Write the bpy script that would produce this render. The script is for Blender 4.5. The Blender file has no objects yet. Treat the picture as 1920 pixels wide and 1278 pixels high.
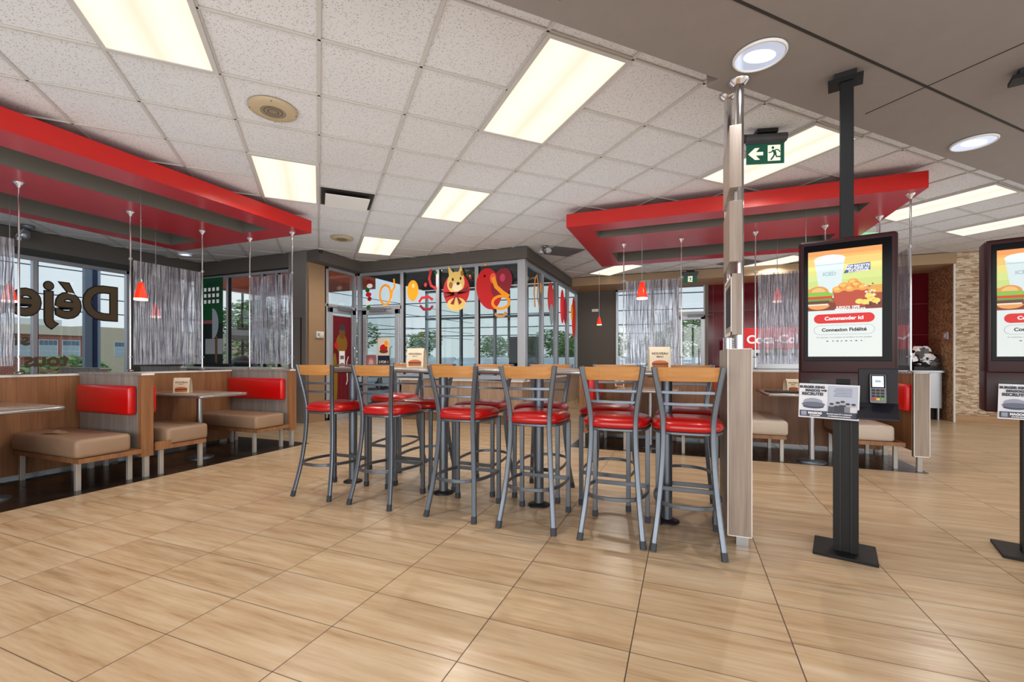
import bpy, math, random
from mathutils import Matrix, Vector
R = math.radians
C = bpy.context.scene.collection
random.seed(7)
GL = 2.26          # ceiling grid offset
GS = 0.608         # ceiling grid pitch
CZ = 3.04          # ceiling height
BZ = 2.85          # bulkhead underside

# ------------------------------------------------------------------ materials
def lin(c):
    return tuple(((v/255)/12.92 if v/255 <= .04045 else ((v/255+.055)/1.055)**2.4) for v in c[:3]) + (1,)
def nodes(name):
    m = bpy.data.materials.new(name); m.use_nodes = True
    nt = m.node_tree; return m, nt, nt.nodes, nt.links
def mat(name, rgb, rough=.5, metal=0, emit=0, spec=.5, bump=0, bscale=60, vary=0, vscale=8, coat=0):
    m, nt, N, L = nodes(name); b = N['Principled BSDF']
    b.inputs['Base Color'].default_value = lin(rgb); b.inputs['Roughness'].default_value = rough
    b.inputs['Metallic'].default_value = metal; b.inputs['Specular IOR Level'].default_value = spec
    b.inputs['Coat Weight'].default_value = coat
    if emit:
        b.inputs['Emission Color'].default_value = lin(rgb); b.inputs['Emission Strength'].default_value = emit
    if vary or bump:
        tc = N.new('ShaderNodeTexCoord'); n = N.new('ShaderNodeTexNoise'); L.new(tc.outputs['Object'], n.inputs['Vector'])
        n.inputs['Scale'].default_value = bscale if bump else vscale; n.inputs['Detail'].default_value = 4
        if vary:
            n2 = N.new('ShaderNodeTexNoise'); L.new(tc.outputs['Object'], n2.inputs['Vector']); n2.inputs['Scale'].default_value = vscale
            n2.inputs['Detail'].default_value = 5
            mx = N.new('ShaderNodeMix'); mx.data_type = 'RGBA'; L.new(n2.outputs['Fac'], mx.inputs['Factor'])
            mx.inputs['A'].default_value = lin([max(0, v*(1-vary)) for v in rgb]); mx.inputs['B'].default_value = lin([min(255, v*(1+vary)) for v in rgb])
            L.new(mx.outputs['Result'], b.inputs['Base Color'])
        if bump:
            bp = N.new('ShaderNodeBump'); bp.inputs['Strength'].default_value = bump; bp.inputs['Distance'].default_value = .01
            L.new(n.outputs['Fac'], bp.inputs['Height']); L.new(bp.outputs['Normal'], b.inputs['Normal'])
    return m
def math_(N, L, op, a, b=None):
    n = N.new('ShaderNodeMath'); n.operation = op
    for i, v in enumerate((a, b)):
        if v is None: continue
        if isinstance(v, (int, float)): n.inputs[i].default_value = v
        else: L.new(v, n.inputs[i])
    return n.outputs[0]
def comb(N, L, x, y, z):
    n = N.new('ShaderNodeCombineXYZ')
    for i, v in enumerate((x, y, z)):
        if isinstance(v, (int, float)): n.inputs[i].default_value = v
        else: L.new(v, n.inputs[i])
    return n.outputs[0]
def ramp(N, L, fac, stops):
    n = N.new('ShaderNodeValToRGB'); L.new(fac, n.inputs[0]); e = n.color_ramp.elements
    while len(e) < len(stops): e.new(.5)
    for i, (p, c) in enumerate(stops): e[i].position = p; e[i].color = lin(c)
    return n.outputs[0]
def noise(N, L, vec, scale, detail=4, rough=.5):
    n = N.new('ShaderNodeTexNoise'); L.new(vec, n.inputs['Vector']); n.inputs['Scale'].default_value = scale
    n.inputs['Detail'].default_value = detail; n.inputs['Roughness'].default_value = rough
    return n.outputs['Fac']
def mixc(N, L, f, a, b):
    n = N.new('ShaderNodeMix'); n.data_type = 'RGBA'
    if isinstance(f, (int, float)): n.inputs['Factor'].default_value = f
    else: L.new(f, n.inputs['Factor'])
    for k, v in (('A', a), ('B', b)):
        if isinstance(v, (tuple, list)): n.inputs[k].default_value = lin(v)
        else: L.new(v, n.inputs[k])
    return n.outputs['Result']
def bumpn(N, L, b, h, s, d=.01):
    bp = N.new('ShaderNodeBump'); bp.inputs['Strength'].default_value = s; bp.inputs['Distance'].default_value = d
    L.new(h, bp.inputs['Height']); L.new(bp.outputs['Normal'], b.inputs['Normal'])

def tile_floor(name, stops, grout, px, py, ox, oy, rough, gw=.0045, streak=True):
    m, nt, N, L = nodes(name); b = N['Principled BSDF']
    g = N.new('ShaderNodeNewGeometry'); s = N.new('ShaderNodeSeparateXYZ'); L.new(g.outputs['Position'], s.inputs[0])
    u = math_(N, L, 'DIVIDE', math_(N, L, 'SUBTRACT', s.outputs[0], ox), px)
    v = math_(N, L, 'DIVIDE', math_(N, L, 'SUBTRACT', s.outputs[1], oy), py)
    iu, iv = math_(N, L, 'FLOOR', u), math_(N, L, 'FLOOR', v)
    w = N.new('ShaderNodeTexWhiteNoise'); w.noise_dimensions = '2D'; L.new(comb(N, L, iu, iv, 0), w.inputs['Vector'])
    rnd = w.outputs['Value']
    off = math_(N, L, 'MULTIPLY', rnd, 37.0)
    if streak:
        vec = comb(N, L, math_(N, L, 'MULTIPLY', s.outputs[0], 1.5), math_(N, L, 'MULTIPLY', s.outputs[1], 15.0), off)
        vec2 = comb(N, L, math_(N, L, 'MULTIPLY', s.outputs[0], 5.0), math_(N, L, 'MULTIPLY', s.outputs[1], 70.0), off)
    else:
        vec = comb(N, L, math_(N, L, 'MULTIPLY', s.outputs[0], 5.0), math_(N, L, 'MULTIPLY', s.outputs[1], 5.0), off); vec2 = vec
    n1 = noise(N, L, vec, 1.0, 5, .6); n2 = noise(N, L, vec2, 1.0, 3, .5)
    f = math_(N, L, 'ADD', math_(N, L, 'MULTIPLY', n1, .75), math_(N, L, 'MULTIPLY', n2, .25))
    f = math_(N, L, 'ADD', f, math_(N, L, 'MULTIPLY', math_(N, L, 'SUBTRACT', rnd, .5), .07))
    col = ramp(N, L, f, stops)
    def edge(t, p):
        fr = math_(N, L, 'FRACT', t); d = math_(N, L, 'MINIMUM', fr, math_(N, L, 'SUBTRACT', 1.0, fr))
        return math_(N, L, 'LESS_THAN', math_(N, L, 'MULTIPLY', d, p), gw/2)
    e = math_(N, L, 'MAXIMUM', edge(u, px), math_(N, L, 'MULTIPLY', edge(v, py), .8))
    L.new(mixc(N, L, e, col, grout), b.inputs['Base Color'])
    rr = math_(N, L, 'ADD', rough, math_(N, L, 'MULTIPLY', e, .4)); L.new(rr, b.inputs['Roughness'])
    bumpn(N, L, b, math_(N, L, 'MULTIPLY', e, -1.0), .4, .003)
    return m
def laminate(name, a, c, axis=2, rough=.4, scale=1.0):
    m, nt, N, L = nodes(name); b = N['Principled BSDF']
    tc = N.new('ShaderNodeTexCoord'); s = N.new('ShaderNodeSeparateXYZ'); L.new(tc.outputs['Object'], s.inputs[0])
    k = [60*scale]*3; k[axis] = 2.2*scale
    k2 = [14*scale]*3; k2[axis] = .8*scale
    vec = comb(N, L, *[math_(N, L, 'MULTIPLY', s.outputs[i], k[i]) for i in range(3)])
    vec2 = comb(N, L, *[math_(N, L, 'MULTIPLY', s.outputs[i], k2[i]) for i in range(3)])
    f = math_(N, L, 'ADD', math_(N, L, 'MULTIPLY', noise(N, L, vec, 1.0, 4, .6), .5), math_(N, L, 'MULTIPLY', noise(N, L, vec2, 1.0, 3, .5), .5))
    L.new(ramp(N, L, f, [(.33, a), (.66, c)]), b.inputs['Base Color']); b.inputs['Roughness'].default_value = rough
    return m
def stone(name, stops, grout, rh, rw, grow, axis_u, rough=.8):
    """stacked stone / mosaic: rows of random-length strips"""
    m, nt, N, L = nodes(name); b = N['Principled BSDF']
    g = N.new('ShaderNodeNewGeometry'); s = N.new('ShaderNodeSeparateXYZ'); L.new(g.outputs['Position'], s.inputs[0])
    v = math_(N, L, 'DIVIDE', s.outputs[2], rh); iv = math_(N, L, 'FLOOR', v)
    w0 = N.new('ShaderNodeTexWhiteNoise'); w0.noise_dimensions = '1D'; L.new(iv, w0.inputs['W'])
    u = math_(N, L, 'ADD', math_(N, L, 'DIVIDE', s.outputs[axis_u], rw), math_(N, L, 'MULTIPLY', w0.outputs['Value'], 9.0))
    iu = math_(N, L, 'FLOOR', u)
    w = N.new('ShaderNodeTexWhiteNoise'); w.noise_dimensions = '2D'; L.new(comb(N, L, iu, iv, 0), w.inputs['Vector'])
    big = noise(N, L, g.outputs['Position'], 3.0, 3)
    f = math_(N, L, 'ADD', math_(N, L, 'MULTIPLY', w.outputs['Value'], .75), math_(N, L, 'MULTIPLY', big, .25))
    col = ramp(N, L, f, stops)
    fu = math_(N, L, 'FRACT', u); fv = math_(N, L, 'FRACT', v)
    eu = math_(N, L, 'LESS_THAN', fu, grow*rh/rw); ev = math_(N, L, 'LESS_THAN', fv, grow)
    e = math_(N, L, 'MAXIMUM', eu, ev)
    L.new(mixc(N, L, e, col, grout), b.inputs['Base Color']); b.inputs['Roughness'].default_value = rough
    bumpn(N, L, b, math_(N, L, 'SUBTRACT', w.outputs['Value'], e), .5, .01)
    return m
def glass_mat(name, tint=(235, 242, 242), refl=.12, rough=0.0):
    m, nt, N, L = nodes(name); N.remove(N['Principled BSDF']); out = N['Material Output']
    t = N.new('ShaderNodeBsdfTransparent'); t.inputs[0].default_value = lin(tint)
    g = N.new('ShaderNodeBsdfGlossy'); g.inputs['Roughness'].default_value = rough
    lw = N.new('ShaderNodeLayerWeight'); lw.inputs[0].default_value = .3
    f = math_(N, L, 'ADD', math_(N, L, 'MULTIPLY', lw.outputs['Fresnel'], .12), refl)
    mx = N.new('ShaderNodeMixShader'); L.new(f, mx.inputs[0]); L.new(t.outputs[0], mx.inputs[1]); L.new(g.outputs[0], mx.inputs[2])
    L.new(mx.outputs[0], out.inputs[0]); return m
def rippled(name):
    m, nt, N, L = nodes(name); N.remove(N['Principled BSDF']); out = N['Material Output']
    tc = N.new('ShaderNodeTexCoord'); s = N.new('ShaderNodeSeparateXYZ'); L.new(tc.outputs['Object'], s.inputs[0])
    wob = noise(N, L, tc.outputs['Object'], 3.5, 2)
    sx = math_(N, L, 'ADD', s.outputs[0], math_(N, L, 'MULTIPLY', wob, .035))
    f = noise(N, L, comb(N, L, math_(N, L, 'MULTIPLY', sx, 95.0), 0.0, math_(N, L, 'MULTIPLY', s.outputs[2], 2.2)), 1.0, 2, .5)
    t = N.new('ShaderNodeBsdfTransparent'); L.new(ramp(N, L, f, [(.36, (128, 124, 134)), (.46, (216, 216, 222)), (.56, (250, 252, 254))]), t.inputs[0])
    g = N.new('ShaderNodeBsdfGlossy'); g.inputs['Roughness'].default_value = .2; g.inputs[0].default_value = lin((225, 230, 240))
    bp = N.new('ShaderNodeBump'); bp.inputs['Strength'].default_value = .8; bp.inputs['Distance'].default_value = .02
    L.new(f, bp.inputs['Height']); L.new(bp.outputs['Normal'], g.inputs['Normal'])
    d = N.new('ShaderNodeBsdfDiffuse'); L.new(ramp(N, L, f, [(.40, (70, 64, 74)), (.5, (132, 128, 138)), (.58, (225, 226, 234))]), d.inputs[0])
    a2 = N.new('ShaderNodeMixShader'); a2.inputs[0].default_value = .45; L.new(d.outputs[0], a2.inputs[1]); L.new(g.outputs[0], a2.inputs[2])
    mx = N.new('ShaderNodeMixShader'); mx.inputs[0].default_value = .33
    L.new(t.outputs[0], mx.inputs[1]); L.new(a2.outputs[0], mx.inputs[2]); L.new(mx.outputs[0], out.inputs[0]); return m
def panel_light(name, strength):
    m, nt, N, L = nodes(name); N.remove(N['Principled BSDF']); out = N['Material Output']
    tc = N.new('ShaderNodeTexCoord'); s = N.new('ShaderNodeSeparateXYZ'); L.new(tc.outputs['Object'], s.inputs[0])
    w = math_(N, L, 'ABSOLUTE', math_(N, L, 'SINE', math_(N, L, 'MULTIPLY', math_(N, L, 'ADD', s.outputs[0], .304), math.pi/.304)))
    n = noise(N, L, tc.outputs['Object'], 2.0, 2)
    f = math_(N, L, 'ADD', math_(N, L, 'MULTIPLY', w, .6), math_(N, L, 'MULTIPLY', n, .4))
    em = N.new('ShaderNodeEmission'); L.new(ramp(N, L, f, [(.1, (244, 230, 202)), (.75, (255, 249, 232))]), em.inputs[0])
    em.inputs[1].default_value = strength; L.new(em.outputs[0], out.inputs[0]); return m
def ceil_tile(name):
    m, nt, N, L = nodes(name); b = N['Principled BSDF']
    g = N.new('ShaderNodeNewGeometry')
    v = N.new('ShaderNodeTexVoronoi'); L.new(g.outputs['Position'], v.inputs['Vector']); v.inputs['Scale'].default_value = 95
    n = noise(N, L, g.outputs['Position'], 45, 3)
    hole = math_(N, L, 'MULTIPLY', math_(N, L, 'LESS_THAN', v.outputs['Distance'], .30), math_(N, L, 'GREATER_THAN', n, .50))
    base = mixc(N, L, noise(N, L, g.outputs['Position'], 1.2, 3), (214, 215, 218), (226, 227, 230))
    L.new(mixc(N, L, hole, base, (150, 147, 144)), b.inputs['Base Color']); b.inputs['Roughness'].default_value = .95
    b.inputs['Specular IOR Level'].default_value = .1
    return m

M = {}
M['floor'] = tile_floor('beige_tile', [(.28, (170, 138, 100)), (.43, (200, 170, 134)), (.56, (212, 186, 152)), (.75, (226, 206, 178))], (78, 60, 46), .6, .293, .4, 1.765, .27)
M['darktile'] = tile_floor('dark_tile', [(.3, (26, 22, 21)), (.7, (58, 48, 44))], (14, 12, 12), .305, .305, -4.7, 4.5, .16, streak=False, gw=.006)
M['tile'] = ceil_tile('ceiling_tile')
M['tbar'] = mat('tbar', (196, 193, 189), .5)
M['bulk'] = mat('bulkhead_paint', (138, 130, 126), .75, vary=.03)
M['seam'] = mat('seam', (42, 36, 33), .8)
M['band'] = mat('dark_grey_paint', (92, 87, 82), .7, vary=.03)
M['grey'] = mat('grey_paint', (122, 118, 114), .7, vary=.03)
M['tan'] = mat('tan_paint', (164, 134, 104), .7, vary=.03)
M['tanband'] = mat('tan_band_paint', (168, 142, 112), .7)
M['red'] = mat('canopy_red', (196, 26, 20), .38, vary=.03)
M['redu'] = mat('canopy_red_underside', (176, 30, 42), .3, vary=.03)  # pinker than the sides: reflected light put into the underside colour
M['slot'] = mat('canopy_slot_grey', (108, 104, 96), .6)
M['alu'] = mat('aluminium', (196, 200, 208), .32, .55)
M['alud'] = mat('aluminium_dark', (130, 134, 142), .4, .5)  # darker aluminium for closers, hangers, louvres and mounts
M['chrome'] = mat('chrome', (225, 226, 230), .12, 1)
M['steel'] = mat('brushed_steel', (170, 172, 176), .3, .9)
M['stool'] = mat('stool_metal', (104, 112, 122), .34, .75, vary=.05)
M['rubber'] = mat('rubber', (48, 54, 62), .6)
M['vinyl'] = mat('red_vinyl', (178, 10, 8), .28, coat=.3)
M['vinylb'] = mat('red_vinyl_booth', (206, 10, 12), .3, coat=.2)
M['tanvinyl'] = mat('tan_vinyl', (152, 126, 104), .42, vary=.04)
M['creamvinyl'] = mat('cream_vinyl', (196, 184, 170), .42, vary=.03)
M['maple'] = laminate('maple', (166, 110, 56), (206, 152, 90), 0, .28, .5)
M['wood'] = laminate('walnut_laminate', (118, 78, 50), (160, 114, 76))
M['woodlight'] = laminate('pale_laminate', (150, 124, 104), (190, 164, 142))
M['greylam'] = laminate('grey_laminate', (128, 122, 118), (168, 162, 156))
M['taupe'] = laminate('taupe_laminate', (132, 118, 108), (168, 154, 142))
M['top'] = laminate('table_top', (150, 124, 104), (186, 164, 142), 0, .18)
M['white'] = mat('white_trim', (228, 228, 226), .45)
M['whitemat'] = mat('white_plastic', (232, 230, 224), .5)
M['legw'] = mat('bench_leg', (178, 174, 168), .35, .3)
M['black'] = mat('black', (20, 20, 22), .45)
M['blackpole'] = mat('black_powder', (20, 21, 23), .5, spec=.3)
M['kiosk'] = mat('kiosk_burgundy', (50, 22, 27), .38, spec=.3)
M['kioskd'] = mat('kiosk_dark', (26, 26, 34), .5, spec=.3)
M['bezel'] = mat('bezel', (5, 7, 12), .12, spec=.08)
M['glass'] = glass_mat('window_glass', tint=(246, 250, 250), refl=.03)
M['vglass'] = glass_mat('vestibule_glass', tint=(238, 244, 244), refl=.045)
M['ripple'] = rippled('rippled_acrylic')
M['panel'] = panel_light('light_diffuser', 1.15)
M['lampglow'] = mat('downlight_glow', (240, 244, 255), .5, emit=2.2)
M['beige'] = mat('speaker_beige', (188, 170, 138), .5)
M['beiged'] = mat('speaker_grille', (140, 126, 104), .6)
M['redtile'] = tile_floor('r_', [(.3, (70, 8, 20)), (.7, (84, 12, 26))], (120, 60, 60), .6, .6, 0, 0, .2)
M['stonew'] = stone('stacked_stone', [(.1, (150, 120, 92)), (.35, (196, 170, 138)), (.65, (220, 202, 176)), (.9, (236, 226, 208))], (140, 112, 88), .021, .085, .12, 0)
M['mosaic'] = stone('mosaic_stone', [(.1, (120, 84, 58)), (.5, (168, 128, 92)), (.9, (206, 170, 132))], (110, 78, 54), .026, .03, .12, 1)
M['basewood'] = laminate('base_wood', (158, 122, 84), (190, 154, 112), 0)
M['asphalt'] = mat('asphalt', (128, 130, 132), .9, vary=.08)
M['brick'] = None
def flatm(name, rgb, emit=0, rough=.5): return mat(name, rgb, rough, emit=emit)
P = {}
def pm(rgb, emit=0):
    rgb = tuple(int(v) for v in rgb); k = (rgb, emit)
    if k not in P: P[k] = flatm('print_%d_%d_%d%s' % (*rgb, '_lit' if emit else ''), rgb, emit)
    return P[k]
def redtile():
    m, nt, N, L = nodes('red_wall_tile'); b = N['Principled BSDF']
    g = N.new('ShaderNodeNewGeometry'); s = N.new('ShaderNodeSeparateXYZ'); L.new(g.outputs['Position'], s.inputs[0])
    def e(o, p, off):
        fr = math_(N, L, 'FRACT', math_(N, L, 'DIVIDE', math_(N, L, 'ADD', s.outputs[o], off), p)); return math_(N, L, 'LESS_THAN', fr, .012)
    L.new(mixc(N, L, math_(N, L, 'MAXIMUM', e(0, .6, 0), e(2, .62, .25)), (98, 12, 28), (150, 90, 96)), b.inputs['Base Color'])
    b.inputs['Roughness'].default_value = .12; return m
M['redtile'] = redtile()
def brickm():
    m, nt, N, L = nodes('red_brick'); b = N['Principled BSDF']
    g = N.new('ShaderNodeNewGeometry'); s = N.new('ShaderNodeSeparateXYZ'); L.new(g.outputs['Position'], s.inputs[0])
    br = N.new('ShaderNodeTexBrick'); L.new(comb(N, L, s.outputs[1], s.outputs[2], 0), br.inputs['Vector'])
    br.inputs['Scale'].default_value = 2; br.inputs['Color1'].default_value = lin((176, 98, 80)); br.inputs['Color2'].default_value = lin((158, 84, 68)); br.inputs['Mortar'].default_value = lin((186, 150, 136))
    L.new(br.outputs[0], b.inputs['Base Color']); b.inputs['Roughness'].default_value = .9; return m
M['brick'] = brickm()
def leafm():
    m, nt, N, L = nodes('foliage'); b = N['Principled BSDF']
    g = N.new('ShaderNodeNewGeometry')
    L.new(ramp(N, L, noise(N, L, g.outputs['Position'], 4.0, 4), [(.35, (84, 118, 66)), (.65, (168, 200, 128))]), b.inputs['Base Color'])
    b.inputs['Roughness'].default_value = .7; return m
M['leaf'] = leafm()
M['bark'] = mat('bark', (92, 74, 58), .9)

# ------------------------------------------------------------------ geometry
def T(x=0, y=0, z=0, rz=0, rx=0, ry=0):
    return Matrix.Translation((x, y, z)) @ Matrix.Rotation(R(rz), 4, 'Z') @ Matrix.Rotation(R(ry), 4, 'Y') @ Matrix.Rotation(R(rx), 4, 'X')
class MB:
    def __init__(s): s.v = []; s.f = []; s.mi = []; s.sm = []; s.mats = []; s.M = Matrix.Identity(4)
    def add(s, vs, fs, m, smooth=False, X=None):
        if m not in s.mats: s.mats.append(m)
        k = s.mats.index(m); o = len(s.v); A = s.M @ X if X is not None else s.M
        s.v += [tuple(A @ Vector(p)) for p in vs]
        s.f += [tuple(i+o for i in f) for f in fs]; s.mi += [k]*len(fs); s.sm += [smooth]*len(fs); return s
    def box(s, x0, x1, y0, y1, z0, z1, m, X=None):
        v = [(x, y, z) for z in (z0, z1) for y in (y0, y1) for x in (x0, x1)]
        return s.add(v, [(0, 2, 3, 1), (4, 5, 7, 6), (0, 1, 5, 4), (2, 6, 7, 3), (0, 4, 6, 2), (1, 3, 7, 5)], m, False, X)
    def cyl(s, a, b, r0, m, r1=None, n=16, caps=True, X=None):
        a = Vector(a); b = Vector(b); r1 = r0 if r1 is None else r1; d = (b-a).normalized()
        u = d.orthogonal().normalized(); w = d.cross(u); vs = []
        for c, r in ((a, r0), (b, r1)):
            vs += [tuple(c + (u*math.cos(t) + w*math.sin(t))*r) for t in [2*math.pi*i/n for i in range(n)]]
        s.add(vs, [(i, (i+1) % n, n+(i+1) % n, n+i) for i in range(n)], m, True, X)
        if caps: s.add(vs, [tuple(range(n))[::-1], tuple(range(n, 2*n))], m, False, X)
        return s
    def lathe(s, prof, m, n=24, X=None, smooth=True):
        vs = []; fs = []
        for (r, z) in prof: vs += [(r*math.cos(2*math.pi*i/n), r*math.sin(2*math.pi*i/n), z) for i in range(n)]
        for k in range(len(prof)-1):
            for i in range(n): j = (i+1) % n; fs.append((k*n+i, k*n+j, (k+1)*n+j, (k+1)*n+i))
        return s.add(vs, fs, m, smooth, X)
    def sweep(s, pts, w, h, m, up=(0, 0, 1), closed=False, X=None, rnd=False):
        """rectangular (or round) section swept along a path; w across, h along 'up'"""
        P_ = [Vector(p) for p in pts]; n = len(P_); vs = []; up = Vector(up)
        if rnd: sec = [(math.cos(2*math.pi*i/8)*w/2, math.sin(2*math.pi*i/8)*h/2) for i in range(8)]
        else:
            c = .22*min(w, h); sec = [(w/2-c, -h/2), (w/2, -h/2+c), (w/2, h/2-c), (w/2-c, h/2), (-w/2+c, h/2), (-w/2, h/2-c), (-w/2, -h/2+c), (-w/2+c, -h/2)]
        q = len(sec)
        for i, p in enumerate(P_):
            a = P_[(i-1) % n] if (closed or i) else p; b = P_[(i+1) % n] if (closed or i < n-1) else p
            d = (b-a).normalized(); x = d.cross(up).normalized(); y = x.cross(d).normalized()
            vs += [tuple(p + x*cx + y*cy) for cx, cy in sec]
        fs = []; last = n if closed else n-1
        for i in range(last):
            j = (i+1) % n
            for k in range(q): l = (k+1) % q; fs.append((i*q+k, i*q+l, j*q+l, j*q+k))
        s.add(vs, fs, m, rnd, X)
        if not closed: s.add(vs, [tuple(range(q))[::-1], tuple((n-1)*q+k for k in range(q))], m, False, X)
        return s
    def rbox(s, x0, x1, y0, y1, z0, z1, r, m, X=None, seg=3):
        import bmesh
        bm = bmesh.new(); bmesh.ops.create_cube(bm, size=1)
        for v in bm.verts: v.co = Vector(((x0+x1)/2 + v.co.x*(x1-x0), (y0+y1)/2+v.co.y*(y1-y0), (z0+z1)/2+v.co.z*(z1-z0)))
        bmesh.ops.bevel(bm, geom=list(bm.edges)[:]+list(bm.verts)[:], offset=r, segments=seg, affect='EDGES', profile=.5)
        bm.verts.index_update()
        s.add([tuple(v.co) for v in bm.verts], [tuple(v.index for v in f.verts) for f in bm.faces], m, True, X); bm.free(); return s
    def poly(s, pts, m, y=0, X=None):
        """flat polygon in the XZ plane"""
        return s.add([(a, y, b) for a, b in pts], [tuple(range(len(pts)))], m, False, X)
    def rect(s, x0, x1, z0, z1, m, y=0, X=None): return s.poly([(x0, z0), (x1, z0), (x1, z1), (x0, z1)], m, y, X)
    def ell(s, cx, cz, rx, rz, m, y=0, X=None, n=24, a0=0, a1=360, tilt=0):
        k = n if a1-a0 >= 360 else n+1; c, d = math.cos(R(tilt)), math.sin(R(tilt)); pts = []
        for i in range(k):
            t = R(a0+(a1-a0)*i/n); px, pz = rx*math.cos(t), rz*math.sin(t); pts.append((cx+px*c-pz*d, cz+px*d+pz*c))
        return s.poly(pts, m, y, X)
    def ribbon(s, pts, w, m, y=0, X=None):
        n = len(pts); a = []; b = []
        for i in range(n):
            p = Vector(pts[max(0, i-1)]); q = Vector(pts[min(n-1, i+1)]); d = (q-p).normalized(); nn = Vector((-d.y, d.x))*w/2; c = Vector(pts[i])
            a.append(tuple(c+nn)); b.append(tuple(c-nn))
        vs = [(u, y, v) for u, v in a]+[(u, y, v) for u, v in b]
        return s.add(vs, [(i, i+1, n+i+1, n+i) for i in range(n-1)], m, False, X)
    def prism(s, pts, z0, z1, m, X=None):
        n = len(pts); vs = [(a, b, z0) for a, b in pts]+[(a, b, z1) for a, b in pts]
        return s.add(vs, [tuple(range(n))[::-1], tuple(range(n, 2*n))]+[(i, (i+1) % n, n+(i+1) % n, n+i) for i in range(n)], m, False, X)
    def text(s, t, size, cx, cz, m, y=0, bold=0, X=None, align='CENTER', mirror=False, sx=1):
        cu = bpy.data.curves.new('t', 'FONT'); cu.body = t; cu.size = size; cu.align_x = align; cu.offset = bold; cu.resolution_u = 4
        o = bpy.data.objects.new('t', cu); C.objects.link(o); bpy.context.view_layer.update()
        me = bpy.data.meshes.new_from_object(o.evaluated_get(bpy.context.evaluated_depsgraph_get()))
        k = (-1 if mirror else 1)*sx
        s.add([(cx+v.co.x*k, y, cz+v.co.y-size*.33) for v in me.vertices], [tuple(p.vertices) for p in me.polygons], m, False, X)
        bpy.data.objects.remove(o); bpy.data.curves.remove(cu); bpy.data.meshes.remove(me); return s
    def build(s, name, parent=None, bevel=0, loc=None, rz=0, solid=0):
        me = bpy.data.meshes.new(name); me.from_pydata(s.v, [], s.f); me.update()
        for m in s.mats: me.materials.append(m)
        for p, k, sm in zip(me.polygons, s.mi, s.sm): p.material_index = k; p.use_smooth = sm
        o = bpy.data.objects.new(name, me); C.objects.link(o)
        if parent: o.parent = parent
        if loc: o.location = loc
        o.rotation_euler.z = R(rz)
        if bevel:
            b = o.modifiers.new('b', 'BEVEL'); b.width = bevel; b.segments = 2; b.limit_method = 'ANGLE'; b.angle_limit = R(40)
        return o
def tag(o, label, cat, group=None, kind=None):
    o['label'] = label; o['category'] = cat
    if group: o['group'] = group
    if kind: o['kind'] = kind
    return o
def thing(name, label, cat, loc=(0, 0, 0), rz=0, group=None):
    o = bpy.data.objects.new(name, None); C.objects.link(o); o.empty_display_size = .1
    o.location = loc; o.rotation_euler.z = R(rz); return tag(o, label, cat, group)
def struct(o, label=None):
    o['kind'] = 'structure'
    if label: o['label'] = label
    return o
def clone(root, label=None, loc=None, rz=None):
    r = root.copy(); C.objects.link(r)
    if label: r['label'] = label
    if loc: r.location = loc
    if rz is not None: r.rotation_euler.z = R(rz)
    for ch in [o for o in C.objects if o.parent == root]:
        c = ch.copy(); C.objects.link(c); c.parent = r
        for g in [o for o in C.objects if o.parent == ch]:
            d = g.copy(); C.objects.link(d); d.parent = c
    return r

# ================================================================== SETTING
# floor (L-shaped, the dark tile strips are laid in it)
b = MB()
b.box(-9.6, 9, -5, 5.95, -.1, 0, M['floor']); b.box(-6.2, 9, 5.95, 7.15, -.1, 0, M['floor']); b.box(-2.6, 9, 7.15, 11.2, -.1, 0, M['floor'])
struct(b.build('floor'), 'beige travertine-look tile floor')
b = MB(); b.box(-9.6, -4.72, -5, 4.55, 0, .003, M['darktile']); struct(b.build('floor'), 'glossy dark tile strip under the booths beside the street windows')
b = MB(); b.box(-1.4, 2.25, 5.58, 8.3, 0, .003, M['darktile']); struct(b.build('floor'), 'glossy dark tile strip under the booths behind the bar table')
b = MB(); b.box(-6.2, -2.6, 7.15, 9.6, -.1, .0, M['darktile']); struct(b.build('floor'), 'dark entrance vestibule floor')
# ceiling with T-bars
b = MB(); rects = [(-9.6, 9, -5, 5.95), (-6.2, 9, 5.95, 7.15), (-2.6, 9, 7.15, 11.2)]
for x0, x1, y0, y1 in rects: b.box(x0, x1, y0, y1, CZ+.006, CZ+.08, M['tile'])
r2 = math.sqrt(.5)
def clip(p, d, rc):
    t0, t1 = -40, 40
    for o_, dd, lo, hi in ((p[0], d[0], rc[0], rc[1]), (p[1], d[1], rc[2], rc[3])):
        a, c = (lo-o_)/dd, (hi-o_)/dd
        if a > c: a, c = c, a
        t0 = max(t0, a); t1 = min(t1, c)
    return (t0, t1) if t1-t0 > .05 else None
def bar(s_=None, t_=None, w=.024):
    if s_ is not None: p = (s_*r2, s_*r2); d = (-r2, r2)
    else: p = (-t_*r2, t_*r2); d = (r2, r2)
    for rc in rects:
        q = clip(p, d, rc)
        if q:
            a = (p[0]+d[0]*q[0], p[1]+d[1]*q[0], CZ); c = (p[0]+d[0]*q[1], p[1]+d[1]*q[1], CZ)
            b.sweep([a, c], w, .012, M['tbar'])
for k in range(-16, 26): bar(s_=k*GS)
for k in range(-14, 20): bar(t_=GL+k*GS, w=.02)
struct(b.build('ceiling'), 'white speckled drop ceiling tiles in a grid')
def ST(s_, t_): return ((s_-t_)*r2, (s_+t_)*r2)
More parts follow.
